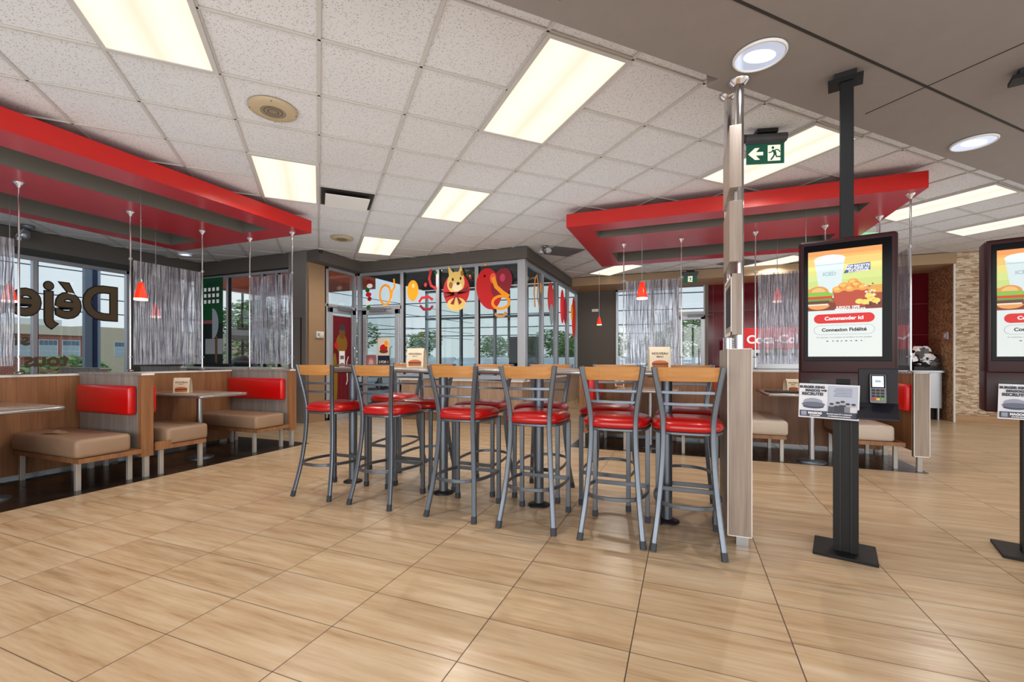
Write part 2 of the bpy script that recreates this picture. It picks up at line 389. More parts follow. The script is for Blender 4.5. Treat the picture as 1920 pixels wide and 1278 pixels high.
# grey bulkhead over the camera side
b = MB(); X = T(0, 0, 0, 45)
b.box(-4, 9.9, -6, 1.97, BZ, CZ-.002, M['bulk'], X)
b.box(-4, 9.9, 1.493, 1.509, BZ-.002, BZ, M['seam'], X)
for s_ in (-1.4, 1.05, 3.5, 5.95, 8.4): b.box(s_-.004, s_+.004, -6, 1.84, BZ-.0021, BZ, M['seam'], X)
b.box(2.24, 2.44, 1.97, 2.06, BZ+.0, CZ-.002, M['bulk'], X)
struct(b.build('trim_1'), 'grey brown ceiling bulkhead with dark panel seams')
# soffit bands
b = MB()
b.box(-9.6, -9.0, -5, 5.95, 2.76, CZ-.01, M['band'])
b.box(-9.0, -6.61, 5.91, 5.97, 2.78, CZ-.01, M['band'])
b.box(-6.2, -5.92, 5.92, 7.15, 2.84, CZ-.01, M['band'])
b.box(-5.92, -2.48, 7.02, 7.2, 2.84, CZ-.01, M['band'])
b.box(-2.66, -2.48, 7.2, 10.2, 2.84, CZ-.01, M['band'])
struct(b.build('trim_2'), 'dark grey band above the windows')
b = MB(); b.box(-2.6, 4.5, 10.2, 11.2, 2.84, CZ-.01, M['tanband']); struct(b.build('trim_3'), 'tan soffit above the back wall')
# walls
b = MB(); b.box(-9.75, -9.6, -5, 5.95, 0, .75, M['grey']); b.box(-9.75, -9.6, 5.06, 5.95, .75, 2.76, M['band']); b.box(-9.75, -9.6, -5, 5.95, 2.76, 3.2, M['band'])
struct(b.build('wall_left'), 'low grey wall below the street windows')
b = MB(); b.box(-9.75, -6.55, 5.97, 6.1, 0, .75, M['grey']); b.box(-9.75, -6.55, 5.97, 6.1, 2.78, 3.2, M['band'])
b.box(-6.61, -6.2, 5.90, 6.3, 0, CZ, M['grey']); b.box(-6.61, -6.16, 6.30, 6.34, 0, CZ, M['tan'])
b.box(-6.2, -6.16, 5.93, 6.34, 0, CZ, M['tan']); b.box(-6.32, -6.3, 5.888, 5.9, .6, 1.86, M['seam']); b.box(-6.55, -6.3, 5.895, 5.9, 1.855, 1.862, M['band'])
struct(b.build('wall_back'), 'grey and tan pier beside the entrance')
b = MB(); b.box(-2.6, -1.6, 11.2, 11.35, 0, CZ, M['band']); b.box(-1.6, .5, 11.2, 11.35, 2.84, CZ, M['band']); b.box(-1.6, -.2, 11.2, 11.35, 0, .9, M['band'])
b.box(.47, 4.5, 11.18, 11.35, 0, CZ, M['redtile']); b.box(.43, .5, 11.12, 11.2, 0, 2.84, M['grey'])
struct(b.build('wall_far'), 'far wall of grey paint and glossy dark red tile')
b = MB(); b.box(4.5, 4.6, 10.32, 11.35, 0, CZ, M['mosaic']); struct(b.build('wall_alcove'), 'brown mosaic tile wall')
b = MB(); b.box(4.505, 9, 10.3, 10.45, .13, CZ, M['stonew']); b.box(4.49, 4.515, 10.275, 10.3, 0, CZ, M['white'])
struct(b.build('wall_right'), 'tan stacked stone wall')
b = MB(); b.box(4.515, 9, 10.28, 10.3, 0, .13, M['basewood']); b.box(4.6, 9, 10.3, 10.45, 0, .13, M['basewood']); struct(b.build('baseboard_right'))
# ---- window helper: plane along x ('x') at y, or along y ('y') at x
def window(n, axis, c, a0, a1, z0, z1, mull, fr=.05, dep=.08, transoms=(), label=None, g='glass', side=1):
    root = bpy.data.objects.new('window_%d' % n, None); C.objects.link(root); struct(root, label)
    X = T(0, c, 0) if axis == 'x' else T(c, 0, 0, 90)
    f = MB(); f.M = X
    if axis == 'y': a0_, a1_ = a0, a1
    f.box(a0, a1, -dep/2, dep/2, z1-fr, z1, M['alu']); f.box(a0, a1, -dep/2, dep/2, z0, z0+fr, M['alu'])
    f.box(a0, a0+fr, -dep/2, dep/2, z0, z1, M['alu']); f.box(a1-fr, a1, -dep/2, dep/2, z0, z1, M['alu'])
    f.build('frame', root, bevel=.004)
    for m_ in mull:
        q = MB(); q.M = X; q.box(m_-fr/2, m_+fr/2, -dep/2, dep/2, z0+fr, z1-fr, M['alu']); q.box(m_+fr/2-.002, m_+fr/2+.012, -dep/2+.01, dep/2-.01, z0+fr, z1-fr, M['seam']); q.build('mullion', root, bevel=.004)
    for (p0, p1, z) in transoms:
        q = MB(); q.M = X; q.box(p0, p1, -dep/2, dep/2, z-fr/2, z+fr/2, M['alu']); q.build('transom', root, bevel=.004)
    ed = [a0]+list(mull)+[a1]
    for i in range(len(ed)-1):
        q = MB(); q.M = X; q.box(ed[i]+fr/2, ed[i+1]-fr/2, -.004, .004, z0+fr, z1-fr, M[g]); q.build('pane', root)
    return root
window(1, 'y', -9.65, -5, 5.06, .75, 2.76, [-3.67, -2.43, -1.19, .05, 1.29, 2.53, 3.77], label='street side window wall', fr=.06)
window(2, 'x', 6.0, -9.55, -6.61, .75, 2.76, [-8.28, -7.35, -6.98], label='window wall behind the booths')
window(3, 'x', 7.15, -6.12, -2.6, .77, 2.86, [-5.06, -4.27, -3.47], g='vglass', label='glass vestibule wall facing the dining room', fr=.07, transoms=[(-6.05, -5.06, 2.13)])
window(4, 'y', -2.6, 7.2, 11.18, .77, 2.86, [8.2, 9.2, 10.2], g='vglass', label='side glass wall of the vestibule', fr=.08)
q = MB(); q.box(-2.68, -2.54, 7.09, 7.22, .77, 2.86, M['alu']); struct(q.build('trim_4', bevel=.005), 'wide aluminium corner post')
window(5, 'y', -6.18, 6.32, 7.12, 0.0, 2.84, [], g='vglass', label='narrow entrance glazing beside the tan wall', transoms=[(6.3, 7.12, 2.13)])
window(6, 'x', 11.2, -1.6, -.2, .9, 2.84, [-.75], label='window on the far wall')
window(7, 'x', 9.6, -6.1, -2.65, 0.0, 2.84, [-5.1, -4.2, -3.4], g='glass', label='outer glass wall of the vestibule', transoms=[(-6.1, -2.65, 2.13)])
b = MB(); b.box(-6.2, -2.6, 7.2, 9.65, 2.87, 2.95, M['band']); struct(b.build('ceiling'), 'dark vestibule ceiling')
# knee walls with laminate
b = MB(); b.box(-5.0, -2.56, 7.02, 7.2, .16, .74, M['woodlight']); b.box(-5.0, -2.56, 7.04, 7.2, 0, .16, M['floor']); b.box(-5.03, -2.53, 6.99, 7.2, .74, .77, M['white'])
b.box(-2.62, -2.53, 7.2, 11.2, .16, .74, M['woodlight']); b.box(-2.62, -2.55, 7.2, 11.2, 0, .16, M['floor']); b.box(-2.64, -2.50, 7.2, 11.2, .74, .77, M['white'])
struct(b.build('trim_5'), 'low wood laminate wall with white sill under the vestibule glass')
# doors
def door(n, axis, c, a0, a1, z1, label, hx):
    root = bpy.data.objects.new('door_%d' % n, None); C.objects.link(root); struct(root, label)
    X = T(0, c, 0) if axis == 'x' else T(c, 0, 0, 90)
    f = MB(); f.M = X; w = .09
    for q in ((a0, a0+w, 0, z1), (a1-w, a1, 0, z1), (a0, a1, z1-w, z1), (a0, a1, 0, .2)): f.box(q[0], q[1], -.05, -.005, q[2], q[3], M['alu'])
    f.build('frame', root, bevel=.004)
    f = MB(); f.M = X; f.box(a0+w, a1-w, -.03, -.022, .2, z1-w, M['vglass']); f.build('pane', root)
    f = MB(); f.M = X; f.sweep([(hx, -.06, 1.0), (hx, -.11, 1.02), (hx, -.11, 1.35), (hx, -.06, 1.37)], .025, .025, M['steel'], up=(1, 0, 0), rnd=True)
    f.box(a0+.15, a1-.15, -.085, -.055, 1.0, 1.03, M['steel']) ; f.build('door_handle', root)
    f = MB(); f.M = X; f.box(a0+.2, a0+.55, -.1, -.05, z1-.04, z1+.03, M['alud']); f.sweep([(a0+.5, -.08, z1), (a0+.75, -.14, z1), (a1-.3, -.07, z1)], .02, .012, M['alud']); f.build('door_closer', root)
    return root
door(1, 'x', 7.12, -5.95, -5.1, 2.09, 'glass entrance door between the dining room and the vestibule', -5.25)
door(2, 'y', -6.16, 6.36, 7.06, 2.09, 'glass side door covered by a dark red poster', 6.95)
root = door(3, 'x', 11.18, -.15, .43, 2.14, 'white framed exit door in the far wall', .3)
q = MB(); q.box(-.2, .47, 11.16, 11.22, 2.14, 2.24, M['white']); q.box(-.2, -.14, 11.14, 11.24, 0, 2.84, M['white']); q.box(.40, .47, 11.14, 11.24, 0, 2.84, M['white']); q.box(-.14, .40, 11.19, 11.2, 2.24, 2.84, M['glass']); struct(q.build('trim_6'), 'white frame around the exit door')
q = MB(); q.box(-5.08-.9, -5.97, 7.08, 7.2, 0, 2.1, M['black']); struct(q.build('trim_7'), 'dark door jamb')
# window ledge
b = MB(); b.box(-9.55, -6.7, 5.62, 5.95, .95, .985, M['white']); b.box(-9.55, -6.7, 5.66, 5.94, .75, .95, M['greylam']); struct(b.build('trim_8'), 'white ledge below the rear window')

# ================================================================== CEILING THINGS
def light(s0, t0, lab, lamp=True, grp=None):
    x, y = ST(s0+GS/2, t0+GS)
    r = thing('ceiling_light', lab, 'ceiling light', (x, y, CZ-.015), 45, grp)
    d = MB(); d.box(-GS/2+.03, GS/2-.03, -GS+.03, GS-.03, .004, .012, M['panel']); d.build('diffuser', r)
    f = MB(); w = .03
    for q in ((-GS/2, -GS/2+w, -GS, GS), (GS/2-w, GS/2, -GS, GS), (-GS/2+w, GS/2-w, -GS, -GS+w), (-GS/2+w, GS/2-w, GS-w, GS)): f.box(*q, -.002, .012, M['tbar'])
    f.build('frame', r)
    return r
light(-2*GS, GL, 'cream ceiling light panel at the upper left corner, beside the left red canopy')
light(-GS, GL+4*GS, 'short-looking ceiling light panel left of the air vent')
light(2*GS, GL+4*GS, 'ceiling light panel right of the air vent')
light(GS, GL+8*GS, 'small ceiling light panel nearest the vestibule corner soffit')
light(2*GS, GL, 'large ceiling light panel in the middle of the ceiling beside the bulkhead')
light(6*GS, GL, 'ceiling light panel behind the green arrow exit sign')
light(11*GS, GL, 'long ceiling light panel right of the right red canopy')
light(14*GS, GL, 'ceiling light panel farthest right above the stone wall')
light(9*GS, GL+8*GS, 'thin far ceiling light strip behind the left end of the right canopy')
light(13*GS, GL+5*GS, 'far ceiling light strip seen under the right canopy above the back soffit')
def downlight(x, y, z, r_, lab, name='recessed_downlight', sp=0):
    r = thing(name, lab, 'downlight', (x, y, z))
    f = MB(); f.lathe([(r_*.84, -.001), (r_*.88, -.012), (r_*.98, -.010), (r_, -.001)], M['white'], 40); f.build('trim_ring', r)
    f = MB(); f.lathe([(r_*.86, -.002), (r_*.83, .025), (r_*.72, .055), (r_*.5, .07)], M['chrome'], 40); f.build('reflector', r)
    f = MB(); f.lathe([(0, .066), (r_*.52, .066), (r_*.52, .08)], M['lampglow'], 40); f.build('lamp', r)
    return r
# recess cups: short black sleeves above the bulkhead plane are hidden; lights sit in shallow cups below the surface
for x, y, z, r_, lab in ((.39, 2.82, BZ-.085, .138, 'large recessed downlight in the grey bulkhead near the black pole'), (2.12, 4.57, BZ-.085, .14, 'recessed downlight in the grey bulkhead at the far right'),
                         (-8.45, 5.3, CZ-.09, .11, 'small recessed downlight over the corner booth left')):
    r = thing('recessed_downlight', lab, 'downlight', (x, y, z+.075))
    f = MB(); f.lathe([(r_*.90, -.002), (r_*.91, -.008), (r_*.97, -.008), (r_, -.001), (r_, .004)], M['white'], 40); f.build('trim_ring', r)
    f = MB(); f.lathe([(r_*.91, -.003), (r_*.6, -.002), (.0, -.0015)], mat('reflector_glow', (196, 208, 232), .08, .5, emit=.62), 40); f.build('reflector', r)
    f = MB(); f.ell(.0, .0, r_*.62, r_*.4, M['lampglow'], 0, T(0, 0, -.004, 21, 90)); f.build('lamp', r)
def speaker(s_, t_, r_, lab):
    x, y = ST(s_, t_); r = thing('ceiling_speaker', lab, 'speaker', (x, y, CZ-.01), 0, 'round ceiling speakers')
    f = MB(); f.lathe([(r_*.52, -.014), (r_*.9, -.012), (r_, -.003), (r_, .01)], M['beige'], 40); f.build('flange', r)
    f = MB(); f.lathe([(0, -.010), (r_*.53, -.012)], M['beiged'], 40); f.lathe([(r_*.20, -.0135), (r_*.22, -.0135)], M['seam'], 40); f.lathe([(r_*.36, -.0135), (r_*.38, -.0135)], M['seam'], 40); f.build('grille', r)
    for a in (45, 135, 225, 315):
        f = MB(); f.lathe([(0, -.016), (.005, -.0145)], M['seam'], 8, T(r_*.92*math.cos(R(a)), r_*.92*math.sin(R(a)), .001)); f.build('screw', r)
speaker(-.32, 3.81, .17, 'large beige round ceiling speaker left of the long grid runner')
speaker(.33, 7.45, .17, 'small far round ceiling speaker near the vestibule soffit')
def vent(s0, t0, lab, hang=True):
    x, y = ST(s0+GS/2, t0+GS/2); r = thing('air_vent', lab, 'air vent', (x, y, CZ-.008), 45)
    f = MB(); f.box(-GS/2+.02, GS/2-.02, -GS/2+.02, GS/2-.02, -.002, .004, M['seam'] if hang else M['grey']); f.build('backing', r)
    f = MB()
    if hang:
        f.box(-.24, .24, -.24, .20, -.05, -.04, M['white']); f.build('face_plate', r, bevel=.003)
        f = MB(); f.box(-.01, .01, -.01, .01, -.04, 0, M['alud']); f.build('hanger', r)
    else:
        for k in range(9): f.box(-.27, .27, -.25+k*.058, -.235+k*.058, -.01, -.002, M['alud'])
        f.build('louvre', r)
vent(0, GL+5*GS, 'white square air vent with hanging plate beside the light panel')
vent(6*GS, GL+7*GS, 'flat grey air vent left of the right canopy', False)
vent(12*GS, GL+6*GS, 'flat grey air vent seen under the right canopy', False)
# canopies
def canopy(x0, x1, y0, y1, slots, axis, lab):
    z0, z1 = 2.80, 2.965
    r = thing('suspended_canopy', lab, 'ceiling canopy', ((x0+x1)/2, (y0+y1)/2, z0), 0)
    ox, oy = (x0+x1)/2, (y0+y1)/2
    f = MB(); f.M = T(-ox, -oy, -z0)
    xs = sorted({x0, x1, *[q for s in slots for q in (s[0], s[1])]}); ys = sorted({y0, y1, *[q for s in slots for q in (s[2], s[3])]})
    for i in range(len(xs)-1):
        for j in range(len(ys)-1):
            cx, cy = (xs[i]+xs[i+1])/2, (ys[j]+ys[j+1])/2
            if any(s[0] < cx < s[1] and s[2] < cy < s[3] for s in slots): continue
            f.add([(xs[i], ys[j], z0), (xs[i+1], ys[j], z0), (xs[i+1], ys[j+1], z0), (xs[i], ys[j+1], z0)], [(0, 3, 2, 1)], M['redu'])
    f.add([(x0, y0, z0), (x1, y0, z0), (x1, y1, z0), (x0, y1, z0), (x0, y0, z1), (x1, y0, z1), (x1, y1, z1), (x0, y1, z1)],
          [(0, 1, 5, 4), (1, 2, 6, 5), (2, 3, 7, 6), (3, 0, 4, 7), (4, 5, 6, 7)], M['red'])
    f.build('body', r)
    for s in slots:
        f = MB(); f.M = T(-ox, -oy, -z0); a, b_, c, d = s; e = .001
        f.add([(a, c, z0+e), (b_, c, z0+e), (b_, d, z0+e), (a, d, z0+e), (a, c, z1-.01), (b_, c, z1-.01), (b_, d, z1-.01), (a, d, z1-.01)],
              [(0, 4, 5, 1), (1, 5, 6, 2), (2, 6, 7, 3), (3, 7, 4, 0), (4, 7, 6, 5)], M['slot']); f.build('recess', r)
    for (px, py) in ((x0+.3, y0+.3), (x1-.3, y0+.3), (x1-.3, y1-.3), (x0+.3, y1-.3)):
        f = MB(); f.M = T(-ox, -oy, -z0); f.cyl((px, py, z1), (px, py, CZ+.004), .006, M['alud'], n=8); f.build('hanger', r)
    return r
canopy(-7.25, -4.61, -3.5, 4.48, [(-5.45, -4.97, -3.1, 4.15), (-7.02, -6.35, -3.1, 4.2)], 'y', 'long red suspended canopy over the left booths')
canopy(-1.40, 2.2, 5.46, 8.05, [(-1.1, 1.83, 5.76, 6.1), (-1.07, 1.87, 7.04, 7.75)], 'x', 'red suspended canopy over the booths behind the bar table')
# rods
def rod(x, y, zb, zt, lab):
    r = thing('hanging_rod', lab, 'rod', (x, y, zb)); h = zt-zb
    f = MB(); f.cyl((0, 0, 0), (0, 0, h), .009, M['chrome'], n=10); f.build('rod', r)
    f = MB(); f.lathe([(.009, h-.05), (.018, h-.03), (.035, h-.012), (.04, h)], M['chrome'], 16); f.build('flange', r)
    for z in (2.27-zb, 1.16-zb):
        f = MB(); f.cyl((0, 0, z-.012), (0, 0, z+.012), .018, M['steel'], n=10); f.cyl((-.035, 0, z), (.035, 0, z), .006, M['steel'], n=8); f.build('clamp', r)
    f = MB(); f.lathe([(.03, 0), (.028, .01), (.012, .02)], M['chrome'], 16); f.build('foot', r)
BT = 1.0
rod(-5.85, 2.18, BT, 2.80, 'steel rod left of the first rippled screen, over the nearest left booth')
rod(-5.85, 3.08, BT, 2.80, 'steel rod at the left edge of the tall rippled screen over the left booths')
rod(-5.85, 3.88, BT, 2.80, 'steel rod at the right edge of the tall rippled screen over the left booths')
rod(-5.60, 4.36, BT, 2.80, 'steel rod at the left edge of the rippled screen beside the grey pier')
rod(-4.82, 4.36, BT, 2.80, 'steel rod at the right edge of the rippled screen beside the grey pier')
rod(-.83, 6.57, BT, 2.80, 'steel rod at the left edge of the rippled screen before the far window')
rod(-.05, 6.57, BT, 2.80, 'steel rod at the right edge of the rippled screen before the far window')
rod(.86, 6.57, BT, 2.80, 'steel rod at the left edge of the rippled screen before the drinks machine')
rod(1.63, 6.57, BT, 2.80, 'steel rod above the left kiosk screen, right of the drinks machine screen')
rod(2.12, 6.38, BT, 2.80, 'steel rod seen above the top right corner of the left kiosk')
rod(2.12, 5.62, BT, 2.80, 'full-height steel rod just right of the left kiosk')
def screen(x, y, w, rz, lab):
    o = MB(); o.box(0, w, -.005, .005, 0, 1.19, M['ripple']); o = o.build('rippled_screen', loc=(x, y, 1.07), rz=rz)
    tag(o, lab, 'screen panel', 'rippled acrylic screens')
screen(-5.85, 3.11, .75, 90, 'wide rippled acrylic screen with a red pendant before it, over the left booths')
screen(-5.85, 1.35, .80, 90, 'rippled acrylic screen cut off by the left picture edge')
screen(-5.57, 4.36, .73, 0, 'rippled acrylic screen hanging beside the grey pier')
screen(-.80, 6.57, .73, 0, 'rippled acrylic screen hanging before the far window')
screen(.89, 6.57, .72, 0, 'dark rippled acrylic screen before the drinks machine, left of the kiosk')
screen(2.12, 5.65, .70, 90, 'narrow-looking rippled acrylic screen just right of the left kiosk')
def pendant(x, y, zt, zb, lab, s=1.0):
    h = .20*s; r = thing('pendant_lamp', lab, 'pendant lamp', (x, y, zb))
    f = MB(); f.cyl((0, 0, h+.02), (0, 0, zt-zb), .004, M['steel'], n=8); f.build('cord', r)
    f = MB(); f.lathe([(.062*s, .0), (.060*s, .03*s), (.043*s, .11*s), (.026*s, .19*s), (.014*s, .2*s)], mat('pendant_glass', (232, 46, 22), .2, emit=.9), 28)
    f.build('lamp_shade', r)
    f = MB(); f.lathe([(0, .012), (.056*s, .006), (.060*s, -.001), (.0635*s, .004), (.0625*s, .02)], mat('pendant_glow', (255, 220, 200), .3, emit=1.2), 28); f.build('lamp_lens', r)
    f = MB(); f.lathe([(.015*s, h-.005), (.015*s, h+.02), (.006, h+.035)], M['steel'], 16); f.build('cap', r)
pendant(-5.22, 2.84, 2.95, 1.74, 'red cone pendant lamp before the wide rippled screen, left booths', .93)
pendant(-6.9, 2.5, 2.95, 1.76, 'red cone pendant lamp at the left picture edge', 1.0)
pendant(-6.75, 3.85, 2.95, 1.70, 'red pendant lamp blurred behind the wide rippled screen', .93)
pendant(-.52, 5.95, 2.95, 1.91, 'red cone pendant lamp in front of the far window screen', 1.12)
pendant(1.28, 5.9, 2.95, 1.95, 'red cone pendant lamp half hidden by the left kiosk edge', .95)
pendant(1.25, 7.4, 2.95, 1.96, 'red cone pendant lamp seen through the dark rippled screen', .95)
pendant(-1.75, 9.7, 3.03, 1.87, 'small far red pendant lamp left of the far window', .85)

# ================================================================== BAR TABLES AND STOOLS
def bar_table(x0, x1, posts, lab):
    r = thing('bar_table', lab, 'table', ((x0+x1)/2, 3.3, 0), 0); ox = (x0+x1)/2
    f = MB(); f.M = T(-ox, 0, 0); f.rbox(x0+.012, x1-.012, -.285, .285, 1.028, 1.062, .006, M['top'], seg=2); f.build('tabletop', r)
    f = MB(); f.M = T(-ox, 0, 0)
    e = [(x0+.05, -.295, 1.043), (x1-.05, -.295, 1.043), (x1-.015, -.28, 1.043), (x1, -.245, 1.043), (x1, .245, 1.043), (x1-.015, .28, 1.043), (x1-.05, .295, 1.043), (x0+.05, .295, 1.043), (x0+.015, .28, 1.043), (x0, .245, 1.043), (x0, -.245, 1.043), (x0+.015, -.28, 1.043)]
    f.sweep(e, .025, .036, M['steel'], closed=True, rnd=True); f.build('edge_band', r)
    for p in posts:
        f = MB(); f.cyl((p-ox, -.02, .0), (p-ox, -.02, 1.028), .037, M['stool'], n=24); f.build('post', r)
        f = MB(); f.lathe([(.085, 0.0), (.085, .008), (.05, .022), (.038, .025)], M['black'], 28, T(p-ox, -.02, 0)); f.build('foot_plate', r)
        f = MB(); f.box(p-ox-.12, p-ox+.12, -.14, .10, 1.012, 1.028, M['black']); f.build('mounting_plate', r)
bar_table(-3.12, -1.50, (-2.87, -1.91), 'left bar-height table with metal edge, its long side to the window')
bar_table(-1.462, .22, (-1.06, -.12), 'right bar-height table with metal edge, ending at the panelled column')

def make_stool():
    r = thing('bar_stool', '', 'bar stool', (0, 0, 0), 0, 'bar stools round the high tables')
    def cr(pts, n=6):   # catmull-rom
        out = []; q = [pts[0]]+pts+[pts[-1]]
        for i in range(1, len(q)-2):
            for k in range(n):
                t = k/n; p0, p1, p2, p3 = [Vector(v) for v in q[i-1:i+3]]
                out.append(tuple(.5*((2*p1)+(-p0+p2)*t+(2*p0-5*p1+4*p2-p3)*t*t+(-p0+3*p1-3*p2+p3)*t**3)))
        out.append(q[-2]); return out
    for s in (-1, 1):
        f = MB(); pth = cr([(s*.190, -.235, .03), (s*.165, -.185, .25), (s*.145, -.155, .50), (s*.138, -.150, .70), (s*.150, -.165, .85), (s*.190, -.205, 1.09)])
        f.sweep(pth, .032, .026, M['stool'], up=(0, 1, 0)); f.build('rear_leg', r)
        f = MB(); f.sweep([(s*.193, -.243, 0), (s*.188, -.231, .045)], .037, .031, M['rubber'], up=(0, 1, 0)); f.build('foot_cap', r)
        f = MB(); f.box(s*.182-.015, s*.182+.015, .205, .232, .03, .69, M['stool']); f.build('front_leg', r, bevel=.003)
        f = MB(); f.box(s*.182-.018, s*.182+.018, .202, .235, 0, .045, M['rubber']); f.build('foot_cap', r, bevel=.003)
    # seat outline
    def outline(k, n=40):
        pts = []
        for i in range(n):
            t = 2*math.pi*i/n; c, s = math.cos(t), math.sin(t); e = .62
            x = .215*math.copysign(abs(c)**e, c); y = .215*math.copysign(abs(s)**e, s)
            x *= 1+.08*(y/.215); pts.append((x*k, .035+y*k))
        return pts
    f = MB(); prof = [(.90, .700), (.97, .706), (1.0, .722), (.98, .742), (.90, .758), (.75, .768), (.5, .775), (.2, .778), (.001, .779)]
    vs = []; fs = []; n = 40
    for k, z in prof: vs += [(x, y, z) for x, y in outline(k)]
    for a in range(len(prof)-1):
        for i in range(n): j = (i+1) % n; fs.append((a*n+i, a*n+j, (a+1)*n+j, (a+1)*n+i))
    f.add(vs, fs, M['vinyl'], True); f.build('seat', r)
    f = MB(); f.sweep([(x, y, .692) for x, y in outline(.93)], .022, .018, M['stool'], closed=True); 
    f.prism(outline(.9), .690, .699, M['stool']); f.build('seat_frame', r)
    # back rail + slats
    def arc(hw, y0, bow, n=10): return [(-hw+2*hw*i/n, y0-bow*(1-((i-n/2)/(n/2))**2)) for i in range(n+1)]
    A = arc(.172, -.192, .028); B = arc(.180, -.202, .030); vs = []; th = .018
    for (x, y), (x2, y2) in zip(A, B): vs += [(x, y, 1.005), (x, y+th, 1.005), (x2, y2+th, 1.088), (x2, y2, 1.088)]
    fs = []
    for i in range(10):
        for k in range(4): l = (k+1) % 4; fs.append((i*4+k, i*4+l, (i+1)*4+l, (i+1)*4+k))
    fs += [(3, 2, 1, 0), (40, 41, 42, 43)]
    f = MB(); f.add(vs, fs, M['maple']); f.build('back_rail', r, bevel=.003)
    for z, hw, y in ((.938, .165, -.178), (.868, .150, -.166)):
        f = MB(); f.sweep([(x, yy+.004, z) for x, yy in arc(hw, y, .018)], .009, .018, M['stool']); f.build('back_slat', r)
    # foot ring
    f = MB(); side = [(.182, .205, .255), (.196, .10, .262), (.195, .0, .268), (.178, -.11, .273), (.13, -.20, .276), (.06, -.235, .277), (0, -.242, .277)]
    pts = side + [(-x, y, z) for x, y, z in side[:-1]][::-1]
    f.sweep(cr(pts, 3), .012, .024, M['stool']); f.build('footrest_ring', r)
    f = MB(); f.box(-.17, .17, .214, .224, .238, .268, M['stool']); f.build('footrest_bar', r, bevel=.003)
    return r
st = make_stool()
front = [(-2.835, 'leftmost front'), (-2.25, 'second front'), (-1.55, 'third front'), (-.985, 'fourth front'), (-.425, 'fifth front'), (.012, 'rightmost front')]
flab = ['red-seated bar stool standing leftmost, its wood rail nearest the thermostat wall', 'bar stool second from the left in the front row, burger card above its back rail',
        'red-seated bar stool third from the left in the front row, below the dog balloon', 'red-seated bar stool fourth from the left in the front row, below the vestibule corner post',
        'red-seated bar stool second from the panelled column in the front row', 'front bar stool nearest the camera, right beside the panelled column']
for i, (x, _) in enumerate(front):
    o = st if i == 0 else clone(st); o['label'] = flab[i]; o.location = (x, 2.985, 0); o.rotation_euler.z = R([0, -1, 0, 1, 0, 1][i])
blab = ['stray bar stool behind the left table end with the brightest orange-red seat', 'bar stool on the far side behind the second front stool', 'bar stool on the far side behind the third front stool',
        'bar stool on the far side behind the fourth front stool', 'bar stool on the far side behind the fifth front stool, turned slightly', 'bar stool on the far side directly behind the rightmost front stool']
for i, (x, y, a) in enumerate([(-2.84, 3.92, 180), (-2.25, 3.54, 181), (-1.66, 3.56, 179), (-1.12, 3.60, 180), (-.56, 3.62, 176), (.01, 3.57, 180)]):
    clone(st, blab[i], (x, y, 0), a)

# panelled column at the table end
r = thing('panelled_column', 'tall column of staggered grey laminate boxes on steel posts at the bar table end', 'column', (.31, 3.3, 0))
f = MB(); f.box(-.018+.0, .05, -.28, -.22, 0, .08, M['steel']); f.cyl((0, -.25, .05), (0, -.25, BZ), .027, M['chrome'], n=20); f.build('post', r)
f = MB(); f.box(-.03, .03, .22, .28, 0, .08, M['steel']); f.cyl((-.02, .25, .05), (-.02, .25, CZ), .027, M['chrome'], n=20); f.build('post', r)
f = MB(); f.lathe([(.03, BZ-.03), (.055, BZ-.012), (.06, BZ-.001)], M['chrome'], 24, T(0, -.25, 0)); f.build('flange', r)
f = MB(); f.lathe([(.03, CZ-.03), (.055, CZ-.012), (.06, CZ-.001)], M['chrome'], 24, T(-.02, .25, 0)); f.build('flange', r)
def lbox(x0, x1, y0, y1, z0, z1, name, frame=False):
    f = MB(); f.box(x0, x1, y0, y1, z0, z1, M['taupe']); o = f.build(name, r, bevel=.002)
    if name == 'box' and not frame: return
    t = .004
    g = MB()
    if not frame:
        for q in ((x0-.001, x0+t), (x1-t, x1+.001)): g.box(q[0], q[1], y0-.002, y0+.002, z0, z1, M['white'])
        g.box(x0, x1, y0-.002, y0+.002, z1-t, z1+.001, M['white']); g.box(x0, x1, y0-.002, y0+.002, z0-.001, z0+t, M['white'])
    if frame:
        g.box(x0-.004, x0, y0, y1, z0, z0+.02, M['white']); g.box(x0-.004, x0, y0, y1, z1-.02, z1, M['white']); g.box(x0-.004, x0, y0, y0+.02, z0, z1, M['white']); g.box(x0-.004, x0, y1-.02, y1, z0, z1, M['white'])
        g.box(x0-.002, x0+.001, y0+.08, y1-.06, z0+.06, z1-.06, M['kioskd'])
    g.build('edge_trim', o)
lbox(-.07, .062, -.33, .34, .07, 1.20, 'lower_box'); lbox(-.058, .008, -.31, .17, 2.18, 2.56, 'box'); lbox(-.058, .012, -.31, .14, 1.73, 2.10, 'box'); lbox(-.045, .012, -.30, .15, 1.285, 1.66, 'box', True)

